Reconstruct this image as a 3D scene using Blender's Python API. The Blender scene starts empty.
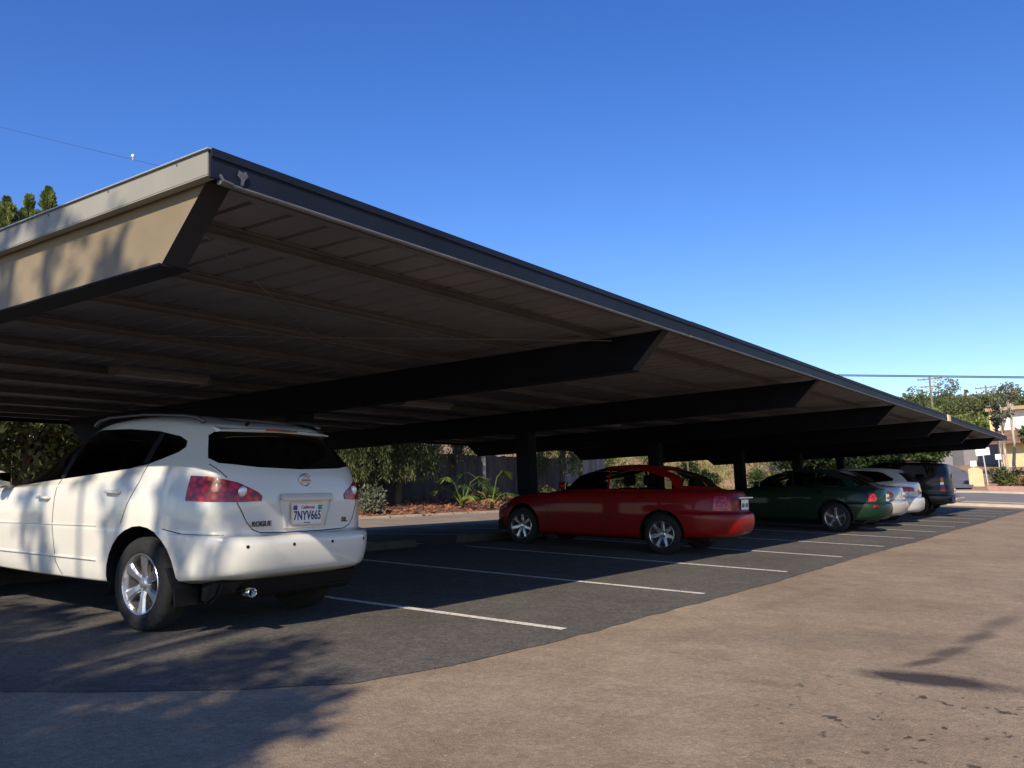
import bpy, bmesh, math, random
import numpy as np
from mathutils import Vector, Matrix
from mathutils.bvhtree import BVHTree
sc = bpy.context.scene
C = sc.collection
R = math.radians

# ------------------------------------------------------------------ tags
def tag(o, label=None, cat=None, group=None, kind=None):
    if label: o['label'] = label
    if cat: o['category'] = cat
    if group: o['group'] = group
    if kind: o['kind'] = kind
    return o

def empty(name, loc=(0, 0, 0), rz=0.0, label=None, cat=None, group=None, mat=None):
    o = bpy.data.objects.new(name, None)
    C.objects.link(o)
    if mat is not None: o.matrix_world = mat
    else:
        o.location = loc; o.rotation_euler = (0, 0, rz)
    o.empty_display_size = 0.2
    return tag(o, label, cat, group)

def add(name, me, parent=None):
    o = bpy.data.objects.new(name, me)
    C.objects.link(o)
    if parent is not None: o.parent = parent
    return o

def pyd(name, verts, faces, mat, parent=None, smooth=False):
    me = bpy.data.meshes.new(name)
    me.from_pydata([tuple(v) for v in verts], [], [tuple(f) for f in faces])
    mats = mat if isinstance(mat, (list, tuple)) else [mat]
    for m in mats: me.materials.append(m)
    if smooth:
        me.polygons.foreach_set('use_smooth', [True] * len(me.polygons))
    me.update()
    return add(name, me, parent)

def fin(name, bm, mat, parent=None, smooth=False, recalc=True):
    if recalc: bmesh.ops.recalc_face_normals(bm, faces=bm.faces)
    me = bpy.data.meshes.new(name)
    bm.to_mesh(me); bm.free()
    mats = mat if isinstance(mat, (list, tuple)) else [mat]
    for m in mats: me.materials.append(m)
    if smooth: me.polygons.foreach_set('use_smooth', [True] * len(me.polygons))
    me.update()
    return add(name, me, parent)

# ------------------------------------------------------------------ shape helpers
def bx(bm, x0, x1, y0, y1, z0, z1, bevel=0.0):
    vs = [bm.verts.new((x, y, z)) for x in (x0, x1) for y in (y0, y1) for z in (z0, z1)]
    idx = [(0, 1, 3, 2), (4, 6, 7, 5), (0, 4, 5, 1), (2, 3, 7, 6), (0, 2, 6, 4), (1, 5, 7, 3)]
    fs = [bm.faces.new([vs[i] for i in f]) for f in idx]
    if bevel:
        es = list({e for f in fs for e in f.edges})
        bmesh.ops.bevel(bm, geom=es, offset=bevel, segments=2, profile=.6, affect='EDGES')

def tube(bm, pts, r, n=8, caps=True):
    pts = [Vector(p) for p in pts]
    rs = r if isinstance(r, (list, tuple)) else [r] * len(pts)
    rings = []
    up = Vector((0.13, 0.21, 1)).normalized()
    for i, p in enumerate(pts):
        a = pts[max(0, i - 1)]; b = pts[min(len(pts) - 1, i + 1)]
        d = (b - a).normalized()
        u = d.cross(up)
        if u.length < .05: u = d.cross(Vector((1, 0, 0)))
        u.normalize(); v = d.cross(u)
        rings.append([bm.verts.new(p + (u * math.cos(2 * math.pi * k / n) + v * math.sin(2 * math.pi * k / n)) * rs[i]) for k in range(n)])
    for a, b in zip(rings, rings[1:]):
        for k in range(n):
            bm.faces.new((a[k], a[(k + 1) % n], b[(k + 1) % n], b[k]))
    if caps:
        bm.faces.new(rings[0][::-1]); bm.faces.new(rings[-1])

def prism(bm, prof, axis, a, b):
    """extrude a 2D profile polygon along an axis from a to b"""
    def mk(p, t):
        if axis == 'y': return (p[0], t, p[1])
        if axis == 'x': return (t, p[0], p[1])
        return (p[0], p[1], t)
    A = [bm.verts.new(mk(p, a)) for p in prof]
    B = [bm.verts.new(mk(p, b)) for p in prof]
    n = len(prof)
    bm.faces.new(A[::-1]); bm.faces.new(B)
    for i in range(n):
        bm.faces.new((A[i], A[(i + 1) % n], B[(i + 1) % n], B[i]))

def lathe_y(bm, prof, n=32, x=0, z=0, y=0):
    """prof: (radius, y) revolve round the y axis"""
    rings = []
    for r, yy in prof:
        rings.append([bm.verts.new((x + r * math.cos(2 * math.pi * k / n), y + yy, z + r * math.sin(2 * math.pi * k / n))) for k in range(n)])
    for a, b in zip(rings, rings[1:]):
        for k in range(n):
            bm.faces.new((a[k], a[(k + 1) % n], b[(k + 1) % n], b[k]))

# ------------------------------------------------------------------ materials
def nt(name):
    m = bpy.data.materials.new(name); m.use_nodes = True
    t = m.node_tree
    return m, t, t.nodes['Principled BSDF']

def mat(name, col, rough=.6, metal=0.0, coat=0.0, noise=0.0, nscale=8.0, bump=0.0, bscale=60.0, col2=None, spec=.5, stretch=None, coatrough=.05):
    m, t, b = nt(name)
    b.inputs['Roughness'].default_value = rough
    b.inputs['Metallic'].default_value = metal
    b.inputs['Coat Weight'].default_value = coat
    b.inputs['Coat Roughness'].default_value = coatrough
    b.inputs['Specular IOR Level'].default_value = spec
    b.inputs['Base Color'].default_value = (*col, 1)
    tc = t.nodes.new('ShaderNodeTexCoord')
    src = tc.outputs['Object']
    if stretch:
        mp = t.nodes.new('ShaderNodeMapping'); mp.inputs['Scale'].default_value = stretch
        t.links.new(src, mp.inputs[0]); src = mp.outputs[0]
    if noise or col2:
        n = t.nodes.new('ShaderNodeTexNoise'); n.inputs['Scale'].default_value = nscale
        n.inputs['Detail'].default_value = 6; n.inputs['Roughness'].default_value = .6
        t.links.new(src, n.inputs['Vector'])
        r = t.nodes.new('ShaderNodeValToRGB')
        c2 = col2 if col2 else tuple(max(0, c * (1 - noise)) for c in col)
        c1 = col if col2 else tuple(min(1, c * (1 + noise)) for c in col)
        r.color_ramp.elements[0].position = .35; r.color_ramp.elements[1].position = .65
        r.color_ramp.elements[0].color = (*c2, 1); r.color_ramp.elements[1].color = (*c1, 1)
        t.links.new(n.outputs['Fac'], r.inputs[0]); t.links.new(r.outputs[0], b.inputs['Base Color'])
    if bump:
        n2 = t.nodes.new('ShaderNodeTexNoise'); n2.inputs['Scale'].default_value = bscale; n2.inputs['Detail'].default_value = 4
        t.links.new(src, n2.inputs['Vector'])
        bp = t.nodes.new('ShaderNodeBump'); bp.inputs['Strength'].default_value = bump; bp.inputs['Distance'].default_value = .02
        t.links.new(n2.outputs['Fac'], bp.inputs['Height']); t.links.new(bp.outputs[0], b.inputs['Normal'])
    return m

def leafmat(name, dark, light, scale=1.5, trans=.25):
    m, t, b = nt(name)
    tc = t.nodes.new('ShaderNodeTexCoord')
    n = t.nodes.new('ShaderNodeTexNoise'); n.inputs['Scale'].default_value = scale; n.inputs['Detail'].default_value = 5
    t.links.new(tc.outputs['Object'], n.inputs['Vector'])
    r = t.nodes.new('ShaderNodeValToRGB'); r.color_ramp.elements[0].position = .35; r.color_ramp.elements[1].position = .68
    r.color_ramp.elements[0].color = (*dark, 1); r.color_ramp.elements[1].color = (*light, 1)
    t.links.new(n.outputs['Fac'], r.inputs[0]); t.links.new(r.outputs[0], b.inputs['Base Color'])
    b.inputs['Roughness'].default_value = .6
    b.inputs['Specular IOR Level'].default_value = .3
    tr = t.nodes.new('ShaderNodeBsdfTranslucent'); t.links.new(r.outputs[0], tr.inputs[0])
    mx = t.nodes.new('ShaderNodeMixShader'); mx.inputs[0].default_value = trans
    out = t.nodes['Material Output']
    t.links.new(b.outputs[0], mx.inputs[1]); t.links.new(tr.outputs[0], mx.inputs[2]); t.links.new(mx.outputs[0], out.inputs[0])
    return m

def glassmat(name, tint, rough=.03):
    m, t, b = nt(name)
    t.nodes.remove(b)
    out = t.nodes['Material Output']
    tr = t.nodes.new('ShaderNodeBsdfTransparent'); tr.inputs[0].default_value = (*tint, 1)
    gl = t.nodes.new('ShaderNodeBsdfGlossy'); gl.inputs['Roughness'].default_value = rough
    fr = t.nodes.new('ShaderNodeFresnel'); fr.inputs['IOR'].default_value = 1.5
    mx = t.nodes.new('ShaderNodeMixShader')
    t.links.new(fr.outputs[0], mx.inputs[0]); t.links.new(tr.outputs[0], mx.inputs[1]); t.links.new(gl.outputs[0], mx.inputs[2])
    t.links.new(mx.outputs[0], out.inputs[0])
    return m

def lampmat(name, col, scale=(40, 40, 40)):
    m, t, b = nt(name)
    tc = t.nodes.new('ShaderNodeTexCoord')
    v = t.nodes.new('ShaderNodeTexVoronoi'); v.inputs['Scale'].default_value = 22
    t.links.new(tc.outputs['Object'], v.inputs['Vector'])
    r = t.nodes.new('ShaderNodeValToRGB')
    r.color_ramp.elements[0].color = (*[min(1, c * 1.6) for c in col], 1)
    r.color_ramp.elements[1].color = (*[c * .3 for c in col], 1); r.color_ramp.elements[1].position = .7
    t.links.new(v.outputs['Distance'], r.inputs[0]); t.links.new(r.outputs[0], b.inputs['Base Color'])
    b.inputs['Roughness'].default_value = .3; b.inputs['Coat Weight'].default_value = .4
    bp = t.nodes.new('ShaderNodeBump'); bp.inputs['Strength'].default_value = .12; bp.inputs['Distance'].default_value = .01
    t.links.new(v.outputs['Distance'], bp.inputs['Height']); t.links.new(bp.outputs[0], b.inputs['Normal'])
    return m

M = {}
M['white_paint'] = mat('white_paint', (.64, .63, .575), .35, coat=1, noise=.02, nscale=3)
M['red_paint'] = mat('red_paint', (.18, .002, .002), .45, coat=.25, spec=.2, noise=.06, nscale=3)
M['green_paint'] = mat('green_paint', (.003, .019, .010), .45, metal=.0, coat=.25, spec=.2, noise=.06, nscale=3)
M['silver_paint'] = mat('silver_paint', (.45, .42, .39), .35, metal=.45, coat=1, noise=.04, nscale=3)
M['pale_paint'] = mat('pale_paint', (.45, .45, .45), .35, metal=.15, coat=1, noise=.04, nscale=3)
M['black_paint'] = mat('black_paint', (.006, .007, .010), .4, coat=.25, spec=.3, noise=.1, nscale=3)
M['black_plastic'] = mat('black_plastic', (.007, .007, .008), .7, spec=.2, bump=.1, bscale=200)
M['seam'] = mat('seam', (.02, .02, .02), .8)
M['rubber'] = mat('rubber', (.012, .012, .012), .85, noise=.3, nscale=30, bump=.3, bscale=90)
M['alloy'] = mat('alloy', (.55, .55, .56), .28, metal=.9, noise=.05)
M['chrome'] = mat('chrome', (.75, .75, .76), .12, metal=1)
M['brake'] = mat('brake', (.10, .09, .085), .6, metal=.6)
M['seat'] = mat('seat', (.03, .03, .033), .9, noise=.2)
M['seat_grey'] = mat('seat_grey', (.16, .15, .14), .9, noise=.2)
M['lamp_red'] = lampmat('lamp_red', (.48, .006, .008))
M['lamp_amber'] = lampmat('lamp_amber', (.75, .16, .02))
M['lamp_clear'] = mat('lamp_clear', (.75, .75, .75), .15, metal=.5, coat=1, bump=.3, bscale=50)
M['glass_dark'] = glassmat('glass_dark', (.22, .24, .24))
M['glass_mid'] = glassmat('glass_mid', (.55, .62, .56))
M['mirror'] = mat('mirror', (.6, .6, .62), .05, metal=1)
M['plate'] = mat('plate', (.75, .75, .74), .4, coat=.5)
M['ink_navy'] = mat('ink_navy', (.012, .02, .09), .5)
M['ink_red'] = mat('ink_red', (.4, .02, .04), .5)
M['ink_grey'] = mat('ink_grey', (.07, .07, .075), .3, metal=.6)
M['sticker_green'] = mat('sticker_green', (.02, .28, .22), .5)
M['sticker_blue'] = mat('sticker_blue', (.03, .06, .2), .5)

# ------------------------------------------------------------------ terrain functions
def G(X):
    x = -X
    if x < 9.5: return .072 * x if x > -6 else -.432 + .04 * (x + 6)
    if x < 16.6: return .684 + .026 * (x - 9.5)
    if x < 19.7: return .869 + .0625 * (x - 16.6)
    if x < 24: return 1.063 + .13 * (x - 19.7)
    return 1.62 + .03 * (x - 24)
_rp = [(0, 0), (46, 0), (49, .05), (66, .3), (72, .55), (80, 1.1), (100, 2.7), (130, 6.0), (165, 10.5), (220, 16), (400, 22), (1200, 24)]
def rise(Y):
    if Y <= 0: return 0
    for (a, za), (b, zb) in zip(_rp, _rp[1:]):
        if Y <= b: return za + (zb - za) * (Y - a) / (b - a)
    return 24
def sm(t):
    t = min(1, max(0, t)); return t * t * (3 - 2 * t)
def T(X, Y):
    g = G(max(X, -60)) 
    # hillside beyond the back fence
    d = max(0.0, Y * .8 + (-X - 24) * .55 - 44)
    hill = 0.11 * d if X < -24 else 0.11 * d * sm((-X - 17) / 7)
    hill = min(hill, 26)
    return g * (1 - .0 * Y) + max(rise(Y), hill)

# ------------------------------------------------------------------ camera
cam = bpy.data.cameras.new('camera'); co = bpy.data.objects.new('camera', cam); C.objects.link(co)
rows = [[0.8263679447520261, 0.10740388862209617, 0.5527932928275854],
        [0.56173508831034, -0.08816877599693039, -0.8226055904868247],
        [-0.03961193121263965, 0.9902982803159915, -0.13319238307189224]]
m4 = Matrix(rows).to_4x4(); m4.translation = Vector((0, 0, 1.28))
co.matrix_world = m4
cam.sensor_width = 36; cam.lens = 905 / 1024 * 36
cam.clip_start = .05; cam.clip_end = 5000
sc.camera = co

# ------------------------------------------------------------------ light
w = bpy.data.worlds.new('World'); sc.world = w; w.use_nodes = True
wt = w.node_tree; bg = wt.nodes['Background']
sky = wt.nodes.new('ShaderNodeTexSky'); sky.sky_type = 'NISHITA'; sky.sun_disc = False
tosun = Vector((.65, -1.4, 1.0)).normalized()
el = math.asin(tosun.z); az = math.atan2(tosun.x, tosun.y)
sky.sun_elevation = el; sky.sun_rotation = az
sky.air_density = 1.0; sky.dust_density = .25; sky.ozone_density = 2.5; sky.altitude = 300
hs = wt.nodes.new('ShaderNodeHueSaturation'); hs.inputs['Saturation'].default_value = 1.32; hs.inputs['Hue'].default_value = .518
wt.links.new(sky.outputs[0], hs.inputs['Color']); wt.links.new(hs.outputs[0], bg.inputs[0]); bg.inputs[1].default_value = .138
sun = bpy.data.lights.new('sun', 'SUN'); so = bpy.data.objects.new('sun', sun); C.objects.link(so)
sun.energy = 5.0; sun.angle = R(.53); sun.color = (1.0, .87, .70)
so.matrix_world = tosun.to_track_quat('Z', 'Y').to_matrix().to_4x4(); so.location = (10, -20, 20)
sc.view_settings.view_transform = 'Standard'; sc.view_settings.look = 'None'
sc.view_settings.exposure = 0.35; sc.view_settings.gamma = 1.0
sc.view_settings.use_curve_mapping = False
sc.render.engine = 'CYCLES'
sc.cycles.max_bounces = 8; sc.cycles.transparent_max_bounces = 12

# ------------------------------------------------------------------ ground materials
def ground_mat():
    m, t, b = nt('old_asphalt')
    N = t.nodes.new; L = t.links.new
    geo = N('ShaderNodeNewGeometry')
    pos = geo.outputs['Position']
    def noise(scale, det=6, rough=.6, vec=None, dist=0):
        n = N('ShaderNodeTexNoise'); n.inputs['Scale'].default_value = scale; n.inputs['Detail'].default_value = det
        n.inputs['Roughness'].default_value = rough; n.inputs['Distortion'].default_value = dist
        L(vec or pos, n.inputs['Vector']); return n.outputs['Fac']
    def ramp(f, p0, p1, c0, c1):
        r = N('ShaderNodeValToRGB'); r.color_ramp.elements[0].position = p0; r.color_ramp.elements[1].position = p1
        r.color_ramp.elements[0].color = (*c0, 1); r.color_ramp.elements[1].color = (*c1, 1); L(f, r.inputs[0]); return r.outputs[0]
    def mix(fac, a, bb, mode='MIX'):
        x = N('ShaderNodeMix'); x.data_type = 'RGBA'; x.blend_type = mode
        if isinstance(fac, (int, float)): x.inputs[0].default_value = fac
        else: L(fac, x.inputs[0])
        L(a, x.inputs[6])
        if isinstance(bb, tuple): x.inputs[7].default_value = (*bb, 1)
        else: L(bb, x.inputs[7])
        return x.outputs[2]
    base = ramp(noise(.45, 7, .62), .3, .7, (.285, .218, .152), (.410, .322, .226))
    mid = ramp(noise(3.2, 6, .65), .35, .7, (.6, .58, .56), (1.0, 1.0, 1.0))
    c = mix(.55, base, mid, 'MULTIPLY')
    # aggregate
    v = N('ShaderNodeTexVoronoi'); v.inputs['Scale'].default_value = 90; L(pos, v.inputs['Vector'])
    ag = ramp(v.outputs['Distance'], .05, .6, (1.25, 1.2, 1.15), (.62, .62, .62))
    c = mix(.55, c, ag, 'MULTIPLY')
    v2 = N('ShaderNodeTexVoronoi'); v2.inputs['Scale'].default_value = 38; L(pos, v2.inputs['Vector'])
    c = mix(.35, c, ramp(v2.outputs['Color'], .2, .8, (.62, .62, .62), (1.25, 1.22, 1.18)), 'MULTIPLY')
    c = mix(.3, c, ramp(noise(14, 6, .75), .35, .65, (.7, .7, .7), (1.2, 1.2, 1.2)), 'MULTIPLY')
    sp = ramp(noise(40, 3, .7), .66, .72, (0, 0, 0), (1, 1, 1))
    c = mix(sp, c, (.50, .43, .35))
    # pits / drips
    dm = N('ShaderNodeMapping'); dm.inputs['Scale'].default_value = (1, .55, 1); dm.inputs['Rotation'].default_value = (0, 0, .3); L(pos, dm.inputs[0])
    dn = noise(13, 2, .55, dm.outputs[0])
    dm1 = ramp(dn, .635, .70, (0, 0, 0), (1, 1, 1))
    sep = N('ShaderNodeSeparateXYZ'); L(pos, sep.inputs[0])
    def math_(op, a, bb=None):
        x = N('ShaderNodeMath'); x.operation = op
        for i, q in enumerate((a, bb)):
            if q is None: continue
            if isinstance(q, (int, float)): x.inputs[i].default_value = q
            else: L(q, x.inputs[i])
        return x.outputs[0]
    def blob(cx, cy, rx, ry, ang, soft0, soft1, wob=.35):
        dx = math_('SUBTRACT', sep.outputs[0], cx); dy = math_('SUBTRACT', sep.outputs[1], cy)
        ca, sa = math.cos(ang), math.sin(ang)
        u = math_('DIVIDE', math_('ADD', math_('MULTIPLY', dx, ca), math_('MULTIPLY', dy, sa)), rx)
        vv = math_('DIVIDE', math_('SUBTRACT', math_('MULTIPLY', dy, ca), math_('MULTIPLY', dx, sa)), ry)
        d = math_('SQRT', math_('ADD', math_('MULTIPLY', u, u), math_('MULTIPLY', vv, vv)))
        d = math_('ADD', d, math_('MULTIPLY', math_('SUBTRACT', noise(4, 4, .6), .5), wob * 2))
        mr = N('ShaderNodeMapRange'); mr.inputs[1].default_value = soft1; mr.inputs[2].default_value = soft0
        L(d, mr.inputs[0]); return mr.outputs[0]
    near = blob(-.95, 5.3, 1.3, 1.35, .2, .4, 1.15)
    c = mix(math_('MULTIPLY', math_('MULTIPLY', near, dm1), .8), c, (.022, .018, .018))
    c = mix(math_('MULTIPLY', blob(-1.17, 6.36, .50, .235, .12, .5, 1.1), .88), c, (.018, .016, .018))
    for (x, y, rx, ry, a, st) in [(-1.30, 6.95, .30, .07, 1.25, .7), (-1.22, 7.5, .40, .085, 1.35, .65), (-1.15, 8.3, .5, .10, 1.42, .6), (-1.08, 9.3, .7, .11, 1.45, .45), (-2.0, 5.6, .25, .1, .2, .25), (-3.0, 9.5, 1.2, .12, 1.5, .15), (-2.4, 7.2, 1.3, .5, .6, .18), (-.6, 20, 1.6, .4, .3, .15)]:
        c = mix(math_('MULTIPLY', blob(x, y, rx, ry, a, .4, 1.2, .5), st), c, (.03, .026, .026))
    # long faint seams / hairline cracks
    wv = N('ShaderNodeTexVoronoi'); wv.feature = 'DISTANCE_TO_EDGE'; wv.inputs['Scale'].default_value = .22
    wn = N('ShaderNodeTexNoise'); wn.inputs['Scale'].default_value = 1.3; wn.inputs['Detail'].default_value = 5; L(pos, wn.inputs['Vector'])
    wm = N('ShaderNodeMix'); wm.data_type = 'RGBA'; wm.blend_type = 'ADD'; wm.inputs[0].default_value = .9; L(pos, wm.inputs[6]); L(wn.outputs['Color'], wm.inputs[7])
    L(wm.outputs[2], wv.inputs['Vector'])
    cr = ramp(wv.outputs['Distance'], 0, .0012, (1, 1, 1), (0, 0, 0))
    c = mix(math_('MULTIPLY', cr, .12), c, (.33, .26, .19))
    L(c, b.inputs['Base Color'])
    b.inputs['Roughness'].default_value = .92; b.inputs['Specular IOR Level'].default_value = .25
    bp = N('ShaderNodeBump'); bp.inputs['Strength'].default_value = .55; bp.inputs['Distance'].default_value = .006
    ad = math_('ADD', v.outputs['Distance'], math_('MULTIPLY', noise(30, 5, .7), 1.2))
    L(ad, bp.inputs['Height']); L(bp.outputs[0], b.inputs['Normal'])
    return m

def stall_mat():
    m, t, b = nt('stall_asphalt')
    N = t.nodes.new; L = t.links.new
    pos = N('ShaderNodeNewGeometry').outputs['Position']
    def noise(scale, det=6, rough=.6):
        n = N('ShaderNodeTexNoise'); n.inputs['Scale'].default_value = scale; n.inputs['Detail'].default_value = det; n.inputs['Roughness'].default_value = rough
        L(pos, n.inputs['Vector']); return n.outputs['Fac']
    def ramp(f, p0, p1, c0, c1):
        r = N('ShaderNodeValToRGB'); r.color_ramp.elements[0].position = p0; r.color_ramp.elements[1].position = p1
        r.color_ramp.elements[0].color = (*c0, 1); r.color_ramp.elements[1].color = (*c1, 1); L(f, r.inputs[0]); return r.outputs[0]
    def mul(a, bb, f):
        x = N('ShaderNodeMix'); x.data_type = 'RGBA'; x.blend_type = 'MULTIPLY'; x.inputs[0].default_value = f; L(a, x.inputs[6]); L(bb, x.inputs[7]); return x.outputs[2]
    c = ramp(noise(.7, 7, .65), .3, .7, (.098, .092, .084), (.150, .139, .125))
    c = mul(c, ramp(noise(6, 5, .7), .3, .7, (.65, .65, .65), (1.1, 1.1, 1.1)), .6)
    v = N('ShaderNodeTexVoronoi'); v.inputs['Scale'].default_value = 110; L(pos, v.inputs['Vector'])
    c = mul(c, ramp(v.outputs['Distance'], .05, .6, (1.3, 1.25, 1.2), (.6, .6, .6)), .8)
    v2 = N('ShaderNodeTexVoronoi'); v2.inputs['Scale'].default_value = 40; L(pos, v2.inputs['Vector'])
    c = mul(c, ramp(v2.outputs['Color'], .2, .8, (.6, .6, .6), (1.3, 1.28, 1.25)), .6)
    L(c, b.inputs['Base Color']); b.inputs['Roughness'].default_value = .9; b.inputs['Specular IOR Level'].default_value = .3
    bp = N('ShaderNodeBump'); bp.inputs['Strength'].default_value = .5; bp.inputs['Distance'].default_value = .005
    L(v.outputs['Distance'], bp.inputs['Height']); L(bp.outputs[0], b.inputs['Normal'])
    return m

M['old_asphalt'] = ground_mat()
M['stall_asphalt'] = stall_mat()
M['road'] = mat('road', (.17, .155, .14), .9, noise=.15, nscale=.8, bump=.3, bscale=60)
M['drive'] = mat('drive', (.12, .12, .13), .9, noise=.15, nscale=.6)
M['lane'] = mat('lane', (.22, .17, .125), .95, noise=.2, nscale=1.0, bump=.3, bscale=50)
M['concrete'] = mat('concrete', (.42, .36, .28), .85, noise=.12, nscale=1.5, bump=.2)
M['curb_red'] = mat('curb_red', (.36, .20, .165), .8, noise=.15, nscale=2)
M['dirt'] = mat('dirt', (.20, .085, .045), .95, col2=(.07, .045, .028), nscale=1.6, bump=.8, bscale=9)
M['hill'] = mat('hill', (.40, .22, .13), .95, col2=(.19, .15, .06), nscale=.35, bump=.8, bscale=2.0)
def line_mat():
    m, t, b = nt('line_paint')
    N = t.nodes.new; L = t.links.new
    pos = N('ShaderNodeNewGeometry').outputs['Position']
    n = N('ShaderNodeTexNoise'); n.inputs['Scale'].default_value = 28; n.inputs['Detail'].default_value = 6; n.inputs['Roughness'].default_value = .75; L(pos, n.inputs['Vector'])
    r = N('ShaderNodeValToRGB'); r.color_ramp.elements[0].position = .38; r.color_ramp.elements[1].position = .50
    r.color_ramp.elements[0].color = (.16, .15, .14, 1); r.color_ramp.elements[1].color = (.66, .62, .55, 1)
    L(n.outputs['Fac'], r.inputs[0]); L(r.outputs[0], b.inputs['Base Color']); b.inputs['Roughness'].default_value = .8
    return m
M['line'] = line_mat()

# ------------------------------------------------------------------ ground sheets
def grid(name, xs, ys, f, m, kind='structure', dz=0.0, smooth=True, jitter=None):
    V = []; F = []
    for x in xs:
        for y in ys: V.append((x, y, f(x, y) + dz))
    n = len(ys)
    for i in range(len(xs) - 1):
        for j in range(n - 1):
            F.append((i * n + j, (i + 1) * n + j, (i + 1) * n + j + 1, i * n + j + 1))
    o = pyd(name, V, F, m, smooth=smooth)
    if kind: o['kind'] = kind
    return o
import bisect as _b
xs = sorted(set([-1200, -700, -400, -300, -240, -200, -170, -145] + list(range(-130, -60, 6)) + list(range(-60, -24, 2)) + [-24, -22.5, -21.2, -20.2, -19.7] + [-18, -16.6, -14, -12, -9.5, -7, -4, -2, 0, 3, 6, 10, 16, 25, 40, 70, 120, 200, 400, 1200]))
ys = sorted(set([-400, -150, -60, -30, -12, 0, 6, 12, 18, 24, 30, 36, 42, 46, 49, 55, 60, 66, 67] + list(range(70, 240, 5)) + [260, 300, 340, 400, 550, 800, 1200]))
_rg = random.Random(3)
def Tj(x, y):
    z = T(x, y)
    if x < -25 or y > 75: z += .12 * math.sin(x * 1.7 + y * .9) * math.cos(y * .6 - x * .3) + (.05 * _rg.random())
    return z
terrain = grid('hillside_terrain', xs, ys, Tj, M['hill'], dz=-.03)
# lot surfaces, each sheet just above the one below
lot = grid('parking_lot', [-19.7, -16.6, -9.5, 6, 22], [-30, 0, 20, 46], lambda x, y: G(x), M['old_asphalt'])
def lane_strip():
    return grid('back_lane', [-19.6, -16.6, -15.2], [-30, 0, 46], lambda x, y: G(x), M['lane'], dz=.004)
lane_strip()
# newer darker strip of asphalt under the stalls, slightly wavy edge
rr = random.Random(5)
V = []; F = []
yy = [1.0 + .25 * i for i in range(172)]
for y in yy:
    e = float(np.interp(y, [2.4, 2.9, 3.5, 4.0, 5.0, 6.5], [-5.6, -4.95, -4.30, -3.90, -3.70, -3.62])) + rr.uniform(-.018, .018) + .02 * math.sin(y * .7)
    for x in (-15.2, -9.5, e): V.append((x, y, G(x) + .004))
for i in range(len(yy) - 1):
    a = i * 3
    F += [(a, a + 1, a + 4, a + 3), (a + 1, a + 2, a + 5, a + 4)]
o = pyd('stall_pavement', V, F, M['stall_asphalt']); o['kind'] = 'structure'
# painted stall lines (front and rear bays)
bm = bmesh.new()
for i in range(0, 13):
    Y = 6.37 + 2.8 * i
    if Y > 40.5: break
    for (xa, xb) in ((-3.86 + rr.uniform(-.04, .04), -9.1), (-10.0, -15.0)):
        w_ = .05
        vs = [bm.verts.new((x, y, G(x) + .008)) for x, y in ((xa, Y - w_), (xa, Y + w_), (xb, Y + w_), (xb, Y - w_))]
        if xa > -9.5 > xb: pass
        bm.faces.new(vs)
o = fin('stall_lines', bm, M['line']); o['kind'] = 'structure'
# street, kerbs, pavement
def strip(name, y0, y1, m, dz, x0=-80, x1=60, f=None, kind='structure'):
    xs_ = [x0 + (x1 - x0) * i / 30 for i in range(31)]
    n = max(2, int((y1 - y0) / 2) + 1)
    ys_ = [y0 + (y1 - y0) * i / (n - 1) for i in range(n)]
    return grid(name, xs_, ys_, f or (lambda x, y: T(x, y)), m, dz=dz, kind=kind)
strip('street', 48.6, 66, M['road'], .02, x0=-19, x1=60)
def kerb(name, y0, y1, h, m, x0, x1):
    bm = bmesh.new(); n = 20
    P = []
    for i in range(n + 1):
        x = x0 + (x1 - x0) * i / n
        z = T(x, y0)
        P.append([bm.verts.new((x, y0, z - .1)), bm.verts.new((x, y0 + .02, z + h)), bm.verts.new((x, y1, z + h)), bm.verts.new((x, y1, z - .1))])
    for a, b in zip(P, P[1:]):
        for k in range(3): bm.faces.new((a[k], b[k], b[k + 1], a[k + 1]))
    bm.faces.new(P[0]); bm.faces.new(P[-1][::-1])
    o = fin(name, bm, m); o['kind'] = 'structure'; return o
kerb('lot_kerb', 46.0, 46.3, .13, M['concrete'], -19, 60)
strip('verge', 46.3, 48.4, mat('dry_verge', (.30, .22, .12), .95, col2=(.16, .13, .07), nscale=2, bump=.6, bscale=20), .10, x0=-19, x1=60)
kerb('street_kerb', 48.4, 48.6, .12, M['concrete'], -19, 60)
kerb('sidewalk', 66, 70.5, .16, M['concrete'], -19, 60)
kerb('red_kerb', 70.5, 70.8, .27, M['curb_red'], -8.2, 60)
# driveway up the slope
V = []; F = []
for i in range(13):
    y = 70.5 + 4 * i
    cx = -12.5 - .07 * (y - 70) - .004 * (y - 70) ** 2
    for k in range(5):
        x = cx - 3.4 + 6.8 * k / 4
        V.append((x, y, T(x, y) + .10))
for i in range(12):
    for k in range(4):
        a = i * 5 + k; F.append((a, a + 1, a + 6, a + 5))
o = pyd('driveway', V, F, M['drive'], smooth=True); o['kind'] = 'structure'

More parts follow.
